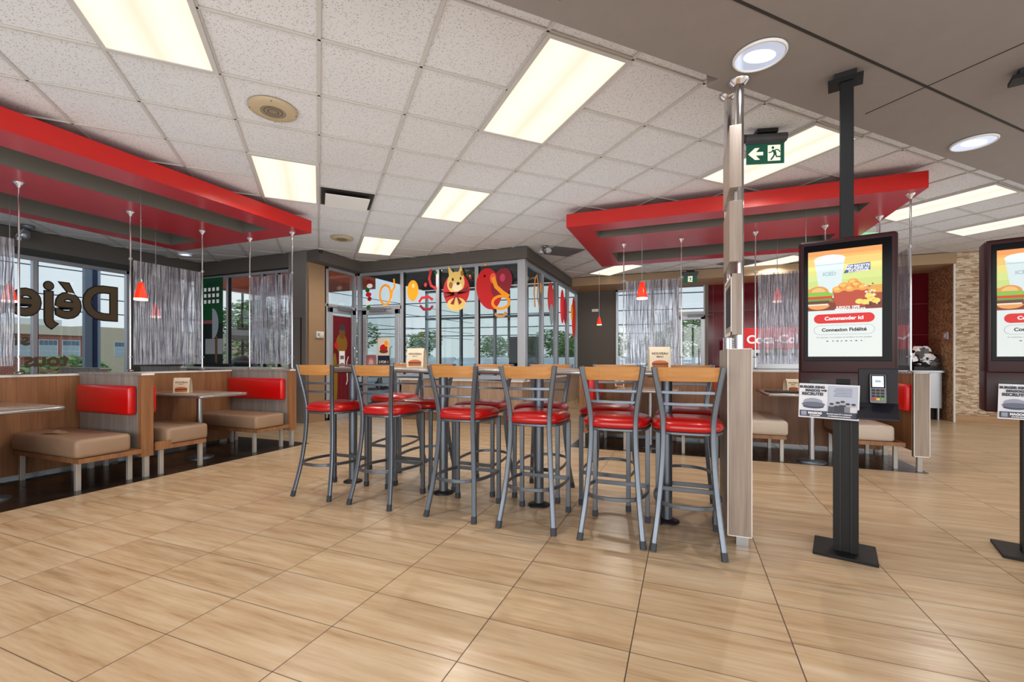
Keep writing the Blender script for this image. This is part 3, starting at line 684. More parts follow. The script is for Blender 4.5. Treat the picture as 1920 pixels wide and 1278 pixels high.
# tent cards
def tent(x, y, z, rz, lab, s=1.0):
    r = thing('menu_card', lab, 'menu card', (x, y, z), rz, 'menu cards on tables')
    w, h = .105*s, .15*s; f = MB(); cream = pm((226, 214, 190)); n = 8
    prof = [(-.05, 0), (-.045, h*.5), (-.035, h*.85), (-.015, h), (.01, h*.99), (.03, h*.85), (.045, h*.5), (.05, 0)]
    vs = [(-w, p[0], p[1]) for p in prof]+[(w, p[0], p[1]) for p in prof]
    f.add([(v[0]*.5*1.3, v[1], v[2]) for v in vs], [(i, i+1, 8+i+1, 8+i) for i in range(7)], cream, True)
    f.build('card', r)
    f = MB(); f.M = T(0, -.0525, 0, 0, -6); k = w*.6
    f.rect(-k, k, .005, h*.85, pm((238, 224, 196)), 0)
    f.text('NOUVEAU', .022*s, 0, h*.70, pm((70, 44, 30)), -.001, .0008); f.text('MENU', .016*s, 0, h*.56, pm((70, 44, 30)), -.001, .0006)
    f.rbox(-k*.8, k*.8, -.004, -.001, h*.08, h*.2, .001, pm((176, 104, 50)), seg=1); f.ell(0, h*.30, k*.75, h*.1, pm((196, 120, 56)), -.0015, a0=0, a1=180)
    f.rect(-k*.82, k*.82, h*.2, h*.26, pm((92, 48, 30)), -.005); f.rect(-k*.85, k*.85, h*.26, h*.3, pm((196, 70, 40)), -.005)
    f.build('printed_face', r)
tent(-2.27, 3.42, 1.062, 14, 'burger menu card standing on the left bar table', 1.15)
tent(-.18, 3.45, 1.062, 12, 'burger menu card standing on the right bar table', 1.1)
tent(-.86, 6.35, .75, 10, 'small menu card standing on the far booth table left of centre', .9)
tent(-5.35, 3.33, .75, 40, 'menu card standing on the left booth table', 1.15)
tent(1.17, 6.08, .75, 16, 'menu card standing on the booth table left of the kiosk', 1.0)

# ================================================================== BOOTHS
def divider(x, y, rz, L, lab, h=BT, face='greylam', cush=(True, True), seatcol='tanvinyl', endw='wood', c0=.07):
    """panel along local +x from 0 to L, thickness .12; end post at x=0"""
    r = thing('booth_divider', lab, 'booth divider', (x, y, 0), rz)
    f = MB(); f.box(.05, L, -.045, .045, .20, h-.02, M[face]); f.build('panel', r)
    f = MB(); f.box(0, .05, -.052, .052, .20, h-.02, M[endw]); f.build('end_post', r, bevel=.002)
    f = MB(); f.box(-.004, L, -.055, .055, h-.02, h, M['greylam']); f.box(-.006, 0, -.055, .055, h-.02, h, M['white']); f.build('top_cap', r)
    for k in (.03, L-.1):
        f = MB(); f.box(k-.02, k+.02, -.02, .02, 0, .2, M['legw']); f.build('leg', r)
    for s, on in zip((-1, 1), cush):
        if on:
            f = MB(); y0, y1 = sorted((s*.046, s*.125)); f.rbox(c0, L-.10, y0, y1, .60, .88, .03, M['vinylb']); f.build('back_cushion', r)
    return r
def bench(x, y, rz, L, D, lab, col='tanvinyl'):
    """bench: local x 0..L lengthwise, y 0..D ; front corner at 0,0"""
    r = thing('booth_bench', lab, 'bench', (x, y, 0), rz)
    f = MB(); f.rbox(0, L, -.02, D-.08, .285, .45, .035, M[col]); f.build('cushion', r)
    f = MB(); f.box(.01, L, .0, D, .245, .285, M['wood']); f.box(.0, .02, D-.12, D+.02, .25, .33, M['wood']); f.build('frame', r)
    for (a, c) in ((.05, .04), (.05, D-.05), (L-.1, .04), (L-.1, D-.05)):
        f = MB(); f.box(a-.018, a+.018, c-.018, c+.018, 0, .245, M['legw']); f.build('leg', r, bevel=.003)
    return r
def booth_table(x0, x1, y0, y1, post, lab):
    cx, cy = (x0+x1)/2, (y0+y1)/2; r = thing('booth_table', lab, 'table', (cx, cy, 0))
    w, d = (x1-x0)/2, (y1-y0)/2
    f = MB(); f.rbox(-w+.01, w-.01, -d+.01, d-.01, .722, .75, .006, M['top'], seg=2); f.build('tabletop', r)
    c = .05; z = .735; e = [(-w+c, -d, z), (w-c, -d, z), (w-.015, -d+.015, z), (w, -d+c, z), (w, d-c, z), (w-.015, d-.015, z), (w-c, d, z), (-w+c, d, z), (-w, d-c, z), (-w, -d+c, z)]
    f = MB(); f.sweep(e, .02, .03, M['steel'], closed=True, rnd=True); f.build('edge_band', r)
    for (px, py) in post:
        f = MB(); f.cyl((px-cx, py-cy, 0), (px-cx, py-cy, .722), .03, M['steel'], n=20); f.build('post', r)
        f = MB(); f.lathe([(.14, 0), (.14, .01), (.06, .025), (.032, .03)], M['stool'], 28, T(px-cx, py-cy, .003)); f.build('base', r)
def booth_wall(x0, y0, x1, y1, lab, h=.985):
    L = math.hypot(x1-x0, y1-y0); a = math.degrees(math.atan2(y1-y0, x1-x0))
    r = thing('booth_wall', lab, 'booth wall', (x0, y0, 0), a)
    f = MB(); f.box(0, L, -.05, .05, .04, h-.02, M['wood']); f.build('panel', r)
    f = MB(); f.box(0, L, -.06, .06, h-.02, h, M['white']); f.build('top_cap', r)
    n = max(2, int(L/1.2))
    for k in range(n+1):
        f = MB(); xx = .08+(L-.16)*k/n; f.box(xx-.03, xx+.03, -.03, .03, 0, .04, M['legw']); f.build('foot', r)
# left group: wall along Y at x=-5.95, open side toward +x
booth_wall(-5.93, -.9, -5.93, 4.30, 'long wood laminate wall closing the left booths on the window side')
divider(-4.82, 2.68, 180, 1.04, 'grey laminate divider with a red cushion on both sides, nearest the camera at left')
divider(-4.80, 4.36, 180, 1.18, 'divider with one long red cushion at the rear end of the left booths', cush=(False, True))
divider(-4.82, 1.0, 180, 1.04, 'booth divider at the left picture edge, mostly out of view')
def benchL(y, flip, lab):   # lengthwise along -x from -4.78
    if flip: return bench(-5.84, y, 0, 1.06, .47, lab)      # back toward +y
    return bench(-4.78, y, 180, 1.06, .47, lab)              # back toward -y
benchL(2.14, True, 'tan padded booth bench nearest the camera with a brown napkin on it')
benchL(3.22, False, 'tan padded bench just behind the first grey divider')
benchL(3.82, True, 'tan padded bench below the long red cushion at the rear left booth')
benchL(1.55, False, 'tan padded bench at the left picture edge')
booth_table(-5.84, -4.72, 3.12, 3.66, [(-5.2, 3.42)], 'booth table with a menu card between the left booth benches')
booth_table(-5.84, -4.74, 1.50, 2.05, [(-5.2, 1.75)], 'booth table cut off by the left picture edge')
# napkin
f = MB(); f.add([(-.11, -.03, 0), (.02, -.045, .012), (.10, -.02, .0), (.11, .03, .004), (.0, .04, .02), (-.10, .01, .002), (.03, .0, .035)],
    [(0, 1, 6), (1, 2, 6), (2, 3, 6), (3, 4, 6), (4, 5, 6), (5, 0, 6)], pm((142, 114, 88)))
tag(f.build('paper_napkin', loc=(-5.4, 2.25, .452), rz=20), 'crumpled brown paper napkin lying on the nearest tan bench', 'napkin')
# booths by the windows
def wbooth(x, y, L, lab): return divider(x, y, 180, L, lab, h=1.0, cush=(False, False), endw='greylam')
wbooth(-8.35, 4.05, 1.1, 'low grey partition beside the street window')
wbooth(-8.1, 5.05, 1.1, 'dark topped low partition in the rear window corner')
# right group: wall along X at y=6.68, dividers toward -y
booth_wall(-1.25, 6.64, 2.26, 6.64, 'wood laminate wall closing the booths behind the bar table')
def dividerR(x, lab, cush=(True, True), y=5.62): return divider(x, y, 90, .95, lab, cush=cush, face='wood', c0=.01)
dividerR(-1.22, 'wood booth divider with a red cushion at the left end of the rear booths', (True, False))
dividerR(.47, 'wood booth divider between the two rear bays, hidden behind the rightmost stools')
dv = dividerR(2.20, 'wood booth divider with a red cushion and wide grey end panel right of the kiosk', (False, True))
f = MB(); f.box(0, .13, -.02, .02, .0, .84, M['taupe'])
for q in ((0, .006, 0, .84), (.124, .13, 0, .84), (0, .13, .832, .84), (0, .13, 0, .008)): f.box(q[0], q[1], -.024, .0, q[2], q[3], M['white'])
o = f.build('end_panel', dv, loc=(-.03, .075, .16), rz=-90); o['label'] = 'grey laminate end panel with white edges'
def benchR(x, flip, lab):
    if flip: return bench(x, 5.62, 90, .92, .46, lab, 'creamvinyl')   # back toward -x
    return bench(x, 6.54, -90, .92, .46, lab, 'creamvinyl')           # back toward +x
benchR(-.66, True, 'pale bench at the left end of the rear booths')
benchR(-.06, False, 'pale bench behind the rightmost stools, left of the middle divider')
benchR(1.04, True, 'pale padded bench right of the panelled column')
benchR(1.62, False, 'pale padded bench behind the black kiosk pole')
booth_table(-.84, -.06, 5.62, 6.50, [(-.42, 5.95)], 'booth table seen between the two rightmost stools')
booth_table(.86, 1.62, 5.62, 6.50, [(1.3, 5.75)], 'booth table left of the kiosk with a card and tray on it')
f = MB(); f.rbox(-.17, .17, -.12, .12, 0, .018, .006, M['black'], seg=2); tag(f.build('serving_tray', loc=(1.06, 5.88, .751), rz=8), 'black serving tray on the booth table left of the kiosk', 'tray')
f = MB(); f.rbox(-.26, .26, -.09, .09, 0, .06, .03, M['black']); f.sweep([(-.1, 0, .05), (-.04, 0, .085), (.06, 0, .085), (.1, 0, .05)], .02, .01, M['black']); tag(f.build('black_bag', loc=(-8.3, 5.79, .985), rz=0), 'flat black bag lying on the white ledge of the rear window', 'bag')

# ================================================================== KIOSKS
def screen_art(k):
    """upright touch screen artwork, local x -.18...18, z 0..66, facing -y"""
    f = MB(); W, H = .178, .655; e = .55
    def p(c): return pm([v*.93 for v in c], .42)
    f.rect(-W, W, 0, H, p((214, 226, 228)), 0)
    zz = .285
    # ad area
    cols = [(242, 170, 90), (238, 190, 110), (222, 216, 130), (204, 222, 140), (196, 214, 132), (214, 160, 74), (150, 70, 40), (118, 46, 34)]
    hh = (H-zz)/8
    for i, c in enumerate(cols): f.rect(-W, W, H-(i+1)*hh, H-i*hh, p(c), -.0006)
    f.rect(-W, W, H-.03, H, p((232, 148, 84)), -.0008)
    # cup
    f.poly([(-.115, .36), (-.02, .36), (.005, .60), (-.145, .60)], p((206, 226, 232)), -.0012); f.ell(-.07, .60, .078, .028, p((222, 236, 240)), -.0014)
    f.rect(-.138, .0, .565, .572, p((176, 204, 214)), -.0016)
    f.text('ICED', .03, -.07, .51, p((158, 190, 204)), -.0016, .0012)
    # popcorn bucket
    f.poly([(-.035, .30), (.10, .30), (.115, .40), (-.055, .40)], p((176, 68, 44)), -.0018)
    for (x, z) in ((-.03, .41), (.0, .43), (.03, .412), (.06, .432), (.09, .415), (.045, .45)): f.ell(x, z, .026, .02, p((226, 158, 74)), -.002); f.ell(x-.004, z+.004, .014, .01, p((242, 190, 104)), -.0021)
    for i in range(26): f.ell(.10+.07*random.random(), .30+.15*random.random(), .005, .005, p(random.choice([(250, 250, 245), (240, 200, 90), (60, 30, 30)])), -.0022, n=6)
    for (x, z) in ((.075, .33), (.10, .325), (.13, .34), (.12, .36), (.15, .33)): f.ell(x, z, .02, .015, p((238, 214, 110)), -.0024)
    # burger
    f.ell(-.125, .395, .053, .042, p((214, 146, 76)), -.0026, a0=0, a1=180); f.ell(-.125, .40, .035, .028, p((236, 184, 116)), -.0027, a0=0, a1=180)
    f.poly([(-.178, .375), (-.06, .368), (-.045, .385), (-.08, .40), (-.178, .402)], p((128, 186, 66)), -.0028); f.rect(-.178, -.055, .358, .374, p((206, 54, 34)), -.0029)
    f.poly([(-.178, .345), (-.05, .34), (-.06, .358), (-.178, .36)], p((104, 150, 50)), -.003); f.rect(-.178, -.07, .325, .346, p((92, 50, 34)), -.0031); f.rect(-.178, -.075, .318, .327, p((224, 220, 210)), -.0032)
    f.ell(-.123, .318, .055, .026, p((222, 156, 86)), -.0033, a0=180, a1=360)
    # slogan texts
    X = T(0, 0, 0, 0, 0, 4)
    f.poly([(.0, .505), (.125, .515), (.125, .56), (.02, .555)], p((60, 92, 150)), -.0016)
    f.text('TOP RECETTE', .018, .066, .545, p((250, 250, 250)), -.002, .0006); f.text('MEILLEURES AU', .016, .064, .53, p((250, 250, 250)), -.002, .0006); f.text('JUS ORANGE', .016, .07, .516, p((250, 250, 250)), -.002, .0006)
    f.text('JUSQU\'A 100%', .018, .02, .30, p((250, 250, 250)), -.0026, .0006); f.text('IMPRESSION GRATUITE', .014, .03, .287, p((250, 250, 250)), -.0026, .0006)
    # buttons
    def pill(x0, x1, z0, z1, m, y):
        r_ = (z1-z0)/2; pts = [(x1-r_+r_*math.cos(R(a)), (z0+z1)/2+r_*math.sin(R(a))) for a in range(-90, 91, 15)]+[(x0+r_+r_*math.cos(R(a)), (z0+z1)/2+r_*math.sin(R(a))) for a in range(90, 271, 15)]
        f.poly(pts, m, y)
    pill(-.148, .145, .205, .262, p((206, 22, 24)), -.001); f.text('Commander ici', .030, -.0, .234, p((252, 250, 250)), -.002, .0010)
    pill(-.148, .145, .135, .192, p((128, 146, 152)), -.001); pill(-.1465, .1435, .1365, .1905, p((214, 226, 228)), -.0014); f.text('Connexion Fidélité', .028, 0, .164, p((24, 26, 34)), -.002, .0010)
    f.text('En continuant, vous acceptez nos conditions et notre politique', .0105, 0, .118, p((90, 96, 104)), -.001)
    for i, x in enumerate((-.08, -.052, -.03, -.01, .012, .036, .06, .084)): f.ell(x, .095, .006 if i % 2 == 0 else .004, .003, p((70, 76, 84)), -.001, n=8)
    return f
def kiosk(x, y, rz, lab):
    r = thing('order_kiosk', lab, 'kiosk', (x, y, 0), rz)
    f = MB(); f.box(-.155, .145, -.12, .17, 0, .018, M['blackpole']); f.build('base_plate', r, bevel=.003)
    f = MB(); f.box(-.060, -.024, -.03, .03, .018, .95, M['blackpole']); f.box(-.024, .024, -.022, .03, .018, .95, M['blackpole']); f.box(.024, .060, -.03, .03, .018, .95, M['blackpole']); f.box(-.027, -.023, -.032, -.02, .018, .95, M['black']); f.box(.023, .027, -.032, -.02, .018, .95, M['black'])
    f.build('lower_post', r)
    f = MB(); f.box(-.028, .040, .06, .10, .9, BZ-.05, M['blackpole']); f.build('upper_pole', r, bevel=.004)
    f = MB(); f.box(-.085, .085, .04, .15, BZ-.06, BZ-.035, M['blackpole']); f.box(-.055, .055, .05, .14, BZ-.035, BZ, M['black']); f.build('ceiling_bracket', r)
    f = MB(); f.rbox(-.225, .225, -.11, .05, 1.05, 1.83, .018, M['kiosk'], seg=3); f.rbox(-.225, .225, -.106, .04, .83, 1.075, .01, M['kiosk'], seg=2); f.build('housing', r)
    f = MB(); f.box(-.198, .198, -.1125, -.10, 1.125, 1.80, M['bezel']); o = f.build('screen_bezel', r, bevel=.002)
    f = screen_art(0); f.v = [(a*.94, b_, c*.93) for a, b_, c in f.v]; f.build('touch_screen', r, loc=(-.010, -.1135, 1.152))
    f = MB(); f.box(-.17, -.085, -.1085, -.10, .985, 1.015, M['black']); f.box(-.16, -.095, -.110, -.107, .978, .985, M['kioskd']); f.build('receipt_slot', r)
    f = MB(); f.box(-.045, .02, -.1085, -.10, .965, 1.025, M['bezel']); f.build('scanner_window', r)
    f = MB(); f.box(.055, .222, -.114, -.05, .83, 1.085, M['kioskd']); f.add([(.05, -.113, .83), (.225, -.113, .83), (.225, -.19, .81), (.05, -.19, .81), (.05, -.113, .90), (.225, -.113, .90), (.225, -.19, .82), (.05, -.19, .82)], [(0, 3, 2, 1), (4, 5, 6, 7), (2, 3, 7, 6), (1, 2, 6, 5), (0, 4, 7, 3), (0, 1, 5, 4)], M['kioskd']); f.build('terminal_tray', r, bevel=.003)
    X = T(.138, -.155, .895, 0, -14)
    f = MB(); f.M = X; f.rbox(-.038, .038, -.014, .014, 0, .165, .008, M['kioskd'], seg=2); f.rbox(-.034, .034, -.0165, -.01, .004, .16, .004, pm((120, 124, 130)), seg=1); o = f.build('card_terminal', r)
    f = MB(); f.M = X; f.box(-.029, .029, -.0185, -.016, .085, .155, M['bezel']); f.rect(-.024, .024, .09, .15, pm((206, 224, 234), .6), -.019); f.rect(-.012, .012, .115, .128, pm((150, 166, 178), .4), -.0195); f.build('display', o)
    f = MB(); f.M = X
    for i in range(4):
        for j in range(3): f.box(-.027+j*.019, -.012+j*.019, -.0195, -.016, .018+i*.016+.0, .029+i*.016, M['black'] if i else [pm((190, 40, 40)), pm((210, 190, 60)), pm((90, 160, 70))][j])
    f.build('keypad', o)
    return r
KX, KY, KR = .875, 3.12, -15
kiosk(KX, KY, KR, 'full self-order kiosk on a black pole right of the panelled column')
kiosk(KX+1.0, KY+.33, KR-1, 'self-order kiosk cut off by the right picture edge')
def recruit(x, y, z, rz, lab):
    f = MB(); W, H = .14, .195
    # thin curled sheet
    n = 6; vs = []; 
    for i in range(n+1):
        u = -W+2*W*i/n; vs += [(u, .006*math.sin(i/n*math.pi), 0), (u, .006*math.sin(i/n*math.pi), H)]
    f.add(vs, [(2*i, 2*i+2, 2*i+3, 2*i+1) for i in range(n)], pm((226, 230, 240)), True)
    f.add([(a, b_+.002, c) for a, b_, c in vs], [(2*i, 2*i+1, 2*i+3, 2*i+2) for i in range(n)], pm((226, 230, 240)), True)
    y0 = -.002
    f.rect(-.0, .132, .045, .187, pm((178, 188, 208)), y0)
    ink = pm((30, 32, 48))
    f.text('BURGER KING', .0185, -.078, .176, ink, y0-.001, .0012); f.text('MAGOG', .0185, -.075, .157, ink, y0-.001, .0012); f.text('RECRUTE!', .0225, -.075, .137, ink, y0-.001, .0012)
    f.poly([(-.035, .154), (-.018, .154), (-.018, .149), (-.006, .158), (-.018, .167), (-.018, .162), (-.035, .162)], ink, y0-.002)
    # grey burger drawing
    for (cx, cz, rx, rz_, c) in ((-.07, .078, .055, .014, (96, 104, 128)), (-.07, .066, .05, .012, (54, 60, 84)), (-.072, .092, .045, .02, (150, 158, 178)), (-.072, .10, .03, .014, (184, 190, 206)), (-.04, .072, .02, .008, (200, 204, 216)), (-.1, .08, .018, .007, (60, 66, 88))):
        f.ell(cx, cz, rx, rz_, pm(c), y0-.001-.0002*rx)
    for i in range(6): f.rect(.03-.004*(i % 3), .105+.003*(i % 2), .172-i*.0085, .1745-i*.0085, pm((84, 92, 118)), y0-.001)
    # group of people silhouettes
    for i, (cx, hh, c) in enumerate(((.015, .05, (60, 66, 86)), (.043, .06, (44, 50, 70)), (.065, .068, (38, 44, 62)), (.088, .054, (120, 126, 144)), (.114, .052, (206, 208, 214)))):
        f.rect(cx-.015, cx+.015, .042, .045+hh*.55, pm(c), y0-.0015-.0002*i); f.ell(cx, .045+hh*.72, .009, .011, pm((170, 172, 180)), y0-.002-.0002*i); f.ell(cx, .045+hh*.82, .01, .006, pm((36, 38, 52)), y0-.0022-.0002*i)
    f.rect(-.134, .134, .008, .042, pm((52, 58, 82)), y0-.003)
    f.rbox(-.128, -.102, y0-.0045, y0-.0035, .013, .037, .0002, pm((150, 158, 180)), seg=1); f.text('MAGOG', .017, -.062, .029, pm((240, 242, 248)), y0-.004, .001); f.text('819-843-0000', .0085, -.062, .015, pm((240, 242, 248)), y0-.004, .0004)
    f.text('Envoyez votre CV a restaurant', .009, .05, .03, pm((240, 242, 248)), y0-.004, .0004); f.text('ou remettez-le en personne', .009, .05, .018, pm((240, 242, 248)), y0-.004, .0004)
    o = f.build('recruitment_sheet', loc=(x, y, z), rz=rz); o.rotation_euler.y = R(1.5); return tag(o, lab, 'paper sign')
def onk(x, y, a, lx, ly):
    c, s = math.cos(R(a)), math.sin(R(a)); return x+lx*c-ly*s, y+lx*s+ly*c
px, py = onk(KX, KY, KR, -.082, -.175); recruit(px, py, .80, KR+8, 'printed recruitment sheet taped on the left kiosk below its receipt slot')
px, py = onk(KX+1.0, KY+.33, KR, -.055, -.175); recruit(px, py, .80, KR+8, 'printed recruitment sheet on the kiosk at the right picture edge')

# ================================================================== SIGNS
def exit_sign(x, y, rz, lab, arrow=True, s=1.0, zt=CZ, ceiling=True):
    r = thing('exit_sign', lab, 'exit sign', (x, y, 0), rz)
    g = pm((16, 84, 66), .25); wt = pm((238, 232, 206), .75)
    f = MB(); f.box(-.07*s, .09*s, -.03, .06, zt-.03, zt, M['black']); f.build('ceiling_mount', r)
    f = MB(); f.cyl((-.165*s, 0, zt-.065), (.165*s, 0, zt-.065), .035, pm((72, 74, 78)), n=20); f.cyl((-.168*s, 0, zt-.065), (-.160*s, 0, zt-.065), .036, M['black'], n=20); f.box(-.15*s, .15*s, -.012, .012, zt-.115, zt-.06, pm((72, 74, 78))); f.build('housing', r)
    zb = zt-.115-.165*s; W = .147*s
    f = MB(); f.box(-W, W, -.005, .005, zb, zt-.11, g)
    y_ = -.0065; h = .165*s
    def q(u, v): return (u*s, zb+v*s)
    x0 = .018 if arrow else -.05
    f.poly([q(x0, .02), q(x0+.098, .02), q(x0+.098, .15), q(x0, .15)], wt, y_)
    if arrow: f.poly([q(-.135, .082), q(-.082, .132), q(-.045, .132), q(-.075, .098), q(-.018, .098), q(-.018, .070), q(-.075, .070), q(-.043, .034), q(-.082, .034)], wt, y_)
    cx = x0+.05
    f.ell(*q(cx-.010, .128), .011*s, .011*s, g, y_-.001)
    for pts, w in (([(cx-.002, .108), (cx+.008, .075)], .024), ([(cx+.008, .112), (cx+.032, .108), (cx+.045, .09)], .010), ([(cx-.008, .112), (cx-.02, .092), (cx-.045, .088)], .010),
                   ([(cx+.004, .078), (cx-.006, .055), (cx-.026, .028)], .013), ([(cx+.010, .078), (cx+.018, .052), (cx+.048, .052)], .013)):
        f.ribbon([q(*p) for p in pts], w*s, g, y_-.001)
    f.build('sign_plate', r); return r
exit_sign(.62, 4.19, 14, 'green exit sign with white arrow and running figure hanging from the ceiling')
exit_sign(.10, 9.9, 10, 'small far green running figure exit sign over the exit door', False, .9, 2.98)
f = thing('exit_sign', 'pale green back of an exit sign above the left kiosk corner', 'exit sign', (2.35, 7.4, 2.70), 20)
q = MB(); q.box(-.15, .15, -.004, .004, 0, .16, pm((130, 214, 160), .4)); q.build('sign_plate', f); q = MB(); q.cyl((-.1, 0, .16), (-.1, 0, .34), .005, M['steel'], n=8); q.cyl((.1, 0, .16), (.1, 0, .34), .005, M['steel'], n=8); q.build('hanger', f)

# window lettering, read from the street
f = MB(); X = T(-9.59, 0, 0, 90)
f.M = X
dk = pm((26, 34, 40)); br = pm((104, 86, 62), .12)  # br emission stands in for daylight coming through the film
f.text('Déjeuner', .82, 4.88, 2.11, dk, -.002, .036, align='LEFT', mirror=True, sx=.88)
f.text('Déjeuner', .82, 4.88, 2.11, br, -.008, .016, align='LEFT', mirror=True, sx=.88)
tag(f.build('window_lettering'), 'large brown lettering with dark outline on the street window, seen reversed', 'lettering')
f = MB(); f.M = X; f.text('tous', .30, 4.16, 1.12, br, .002, .01, align='LEFT', mirror=True)
tag(f.build('window_lettering'), 'small reversed brown word low on the street window over the bushes', 'lettering')
f = MB(); f.M = X; f.text('servi', .26, 3.70, 1.44, br, .002, .01, align='LEFT', mirror=True)
tag(f.build('window_lettering'), 'small reversed brown word left of the mullion on the street window', 'lettering')

# window decals on vestibule glass (flat shapes, plane y)
def decal(name, x, z, fn, lab, plane='x', c=7.10):
    f = MB(); fn(f); o = f.build(name, loc=(x, c, z) if plane == 'x' else (c, x, z), rz=0 if plane == 'x' else 90)
    return tag(o, lab, 'window decal', None)
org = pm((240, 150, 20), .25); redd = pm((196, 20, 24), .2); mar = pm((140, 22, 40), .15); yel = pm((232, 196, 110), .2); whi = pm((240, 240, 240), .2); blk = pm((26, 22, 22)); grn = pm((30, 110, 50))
def balloon(col, rx, rz_, hi=(255, 190, 110), tilt=0):
    def g(f):
        f.ell(0, 0, rx, rz_, col, 0, n=32, tilt=tilt); f.poly([(-.03, -rz_*.93), (.03, -rz_*.93), (0, -rz_*1.06)], col, 0); f.ell(rx*.1, rz_*.45, rx*.28, rz_*.22, pm(hi, .3), -.002)
    return g
decal('balloon_decal', -4.80, 2.43, balloon(org, .125, .195), 'plain orange balloon decal on the vestibule glass')
def swirl(f):
    f.ribbon([(.16*math.cos(R(a))*.8+.02, .19*math.sin(R(a))-.02) for a in range(0, 361, 20)], .045, org); f.ribbon([(.16, -.1), (.18, .05), (.24, .12), (.22, .28)], .04, org, -.002)
decal('ribbon_decal', -5.45, 2.40, swirl, 'orange ribbon loop decal above the entrance door')
def clown(f):
    for i in range(7): f.ell(.03*math.sin(i*2.1), .22-i*.085, .05+.02*(i % 2), .045, (mar, whi, grn, redd)[i % 4], -.001*i)
decal('confetti_decal', -5.83, 2.44, clown, 'column of maroon, white and green confetti decals over the door')
def redribbon(f):
    f.ribbon([(-.16, .02), (-.1, .1), (.05, .11), (.14, .05)], .05, redd); f.ribbon([(-.14, -.04), (-.06, -.12), (.08, -.12), (.14, -.06)], .05, mar, -.001)
    f.ribbon([(.1, .62), (.06, .45), (.1, .32), (.22, .25)], .05, redd, -.002); f.ell(-.02, .34, .03, .04, redd, 0); f.ell(.2, .55, .03, .03, grn, 0)
decal('ribbon_decal', -4.50, 2.18, redribbon, 'curled red ribbon decal right of the orange balloon')
def dog(f):
    f.ell(0, 0, .27, .32, redd, 0, n=32); f.ell(0, -.25, .19, .12, yel, -.001)
    f.poly([(-.14, .18), (-.17, .46), (-.04, .30)], yel, -.002); f.poly([(.03, .30), (.10, .46), (.16, .22)], yel, -.002)
    f.ell(-.01, .14, .18, .20, yel, -.003); f.ell(.02, .06, .10, .08, pm((246, 226, 180), .2), -.004); f.ell(.04, .12, .035, .028, blk, -.005); f.ell(-.07, .2, .02, .03, blk, -.005); f.ell(.09, .21, .018, .028, blk, -.005)
    f.ell(-.11, .10, .04, .06, pm((180, 120, 50)), -.0045); f.ell(.12, .30, .03, .05, pm((180, 120, 50)), -.0045)
    f.poly([(-.26, -.02), (-.24, -.12), (0, -.04), (.24, .06), (.25, -.04), (0, -.10)], mar, -.006); f.ell(0, -.07, .04, .04, mar, -.007); f.poly([(0, -.08), (-.12, -.24), (-.05, -.26)], mar, -.0065); f.poly([(0, -.08), (.12, -.22), (.06, -.27)], mar, -.0065)
decal('dog_balloon_decal', -3.87, 2.38, dog, 'round red decal with a yellow dog wearing a bow on the vestibule glass')
def bigb(f):
    f.ell(-.10, .02, .24, .37, redd, 0, n=36, tilt=12); f.ell(.14, .10, .19, .27, mar, -.001, n=36, tilt=-20); f.ell(-.02, .2, .06, .09, pm((232, 90, 70), .25), -.002); f.ell(.16, .2, .05, .07, pm((186, 60, 90), .2), -.002)
    f.poly([(-.06, -.30), (.02, -.26), (-.02, -.38)], redd, -.001)
    f.ribbon([(-.02, .22), (.04, .05), (.16, -.06), (.28, -.14)], .075, org, -.004)
    f.ribbon([(.05+.16*math.cos(R(a))+.08, -.23+.11*math.sin(R(a))) for a in range(0, 361, 20)], .05, org, -.005); f.ribbon([(.02, -.42), (.08, -.47), (.18, -.47), (.23, -.40)], .05, pm((206, 140, 80), .2), -.003)
decal('twin_balloon_decal', -3.12, 2.35, bigb, 'pair of big red and maroon balloons with an orange ribbon on the vestibule glass')
def dots(f):
    for i in range(9): f.ell(random.uniform(-.3, .3), random.uniform(-.12, .12), .022, .022, (redd, org, grn)[i % 3], 0, n=8)
decal('confetti_decal', -3.5, 2.68, dots, 'scattered confetti dot decals near the top of the vestibule glass')
decal('ribbon_decal', 7.75, 2.38, lambda f: (f.ribbon([(-.1, -.3), (-.16, -.05), (-.1, .22), (.02, .3), (.08, .12), (.04, -.1), (.16, -.28)], .07, pm((214, 138, 70), .2)), f.ell(.24, .1, .05, .1, org, 0)), 'orange ribbon decal on the first side pane of the vestibule', 'y', -2.545)
decal('balloon_decal', 8.65, 2.32, lambda f: (f.ell(0, .05, .22, .32, redd, 0), f.ell(.05, -.28, .14, .22, pm((150, 164, 172)), -.002)), 'red balloon with a grey tag on the second side pane', 'y', -2.545)
decal('balloon_decal', 9.65, 2.28, lambda f: (f.ell(-.08, .02, .18, .38, redd, 0), f.ell(.16, -.05, .16, .3, mar, -.002)), 'pair of red balloons on the third side pane', 'y', -2.545)
decal('balloon_decal', 10.65, 2.15, lambda f: (f.ell(0, 0, .2, .5, pm((206, 44, 20), .2), 0), f.ell(-.2, .1, .1, .2, org, -.002)), 'tall orange-red balloon on the last side pane', 'y', -2.545)
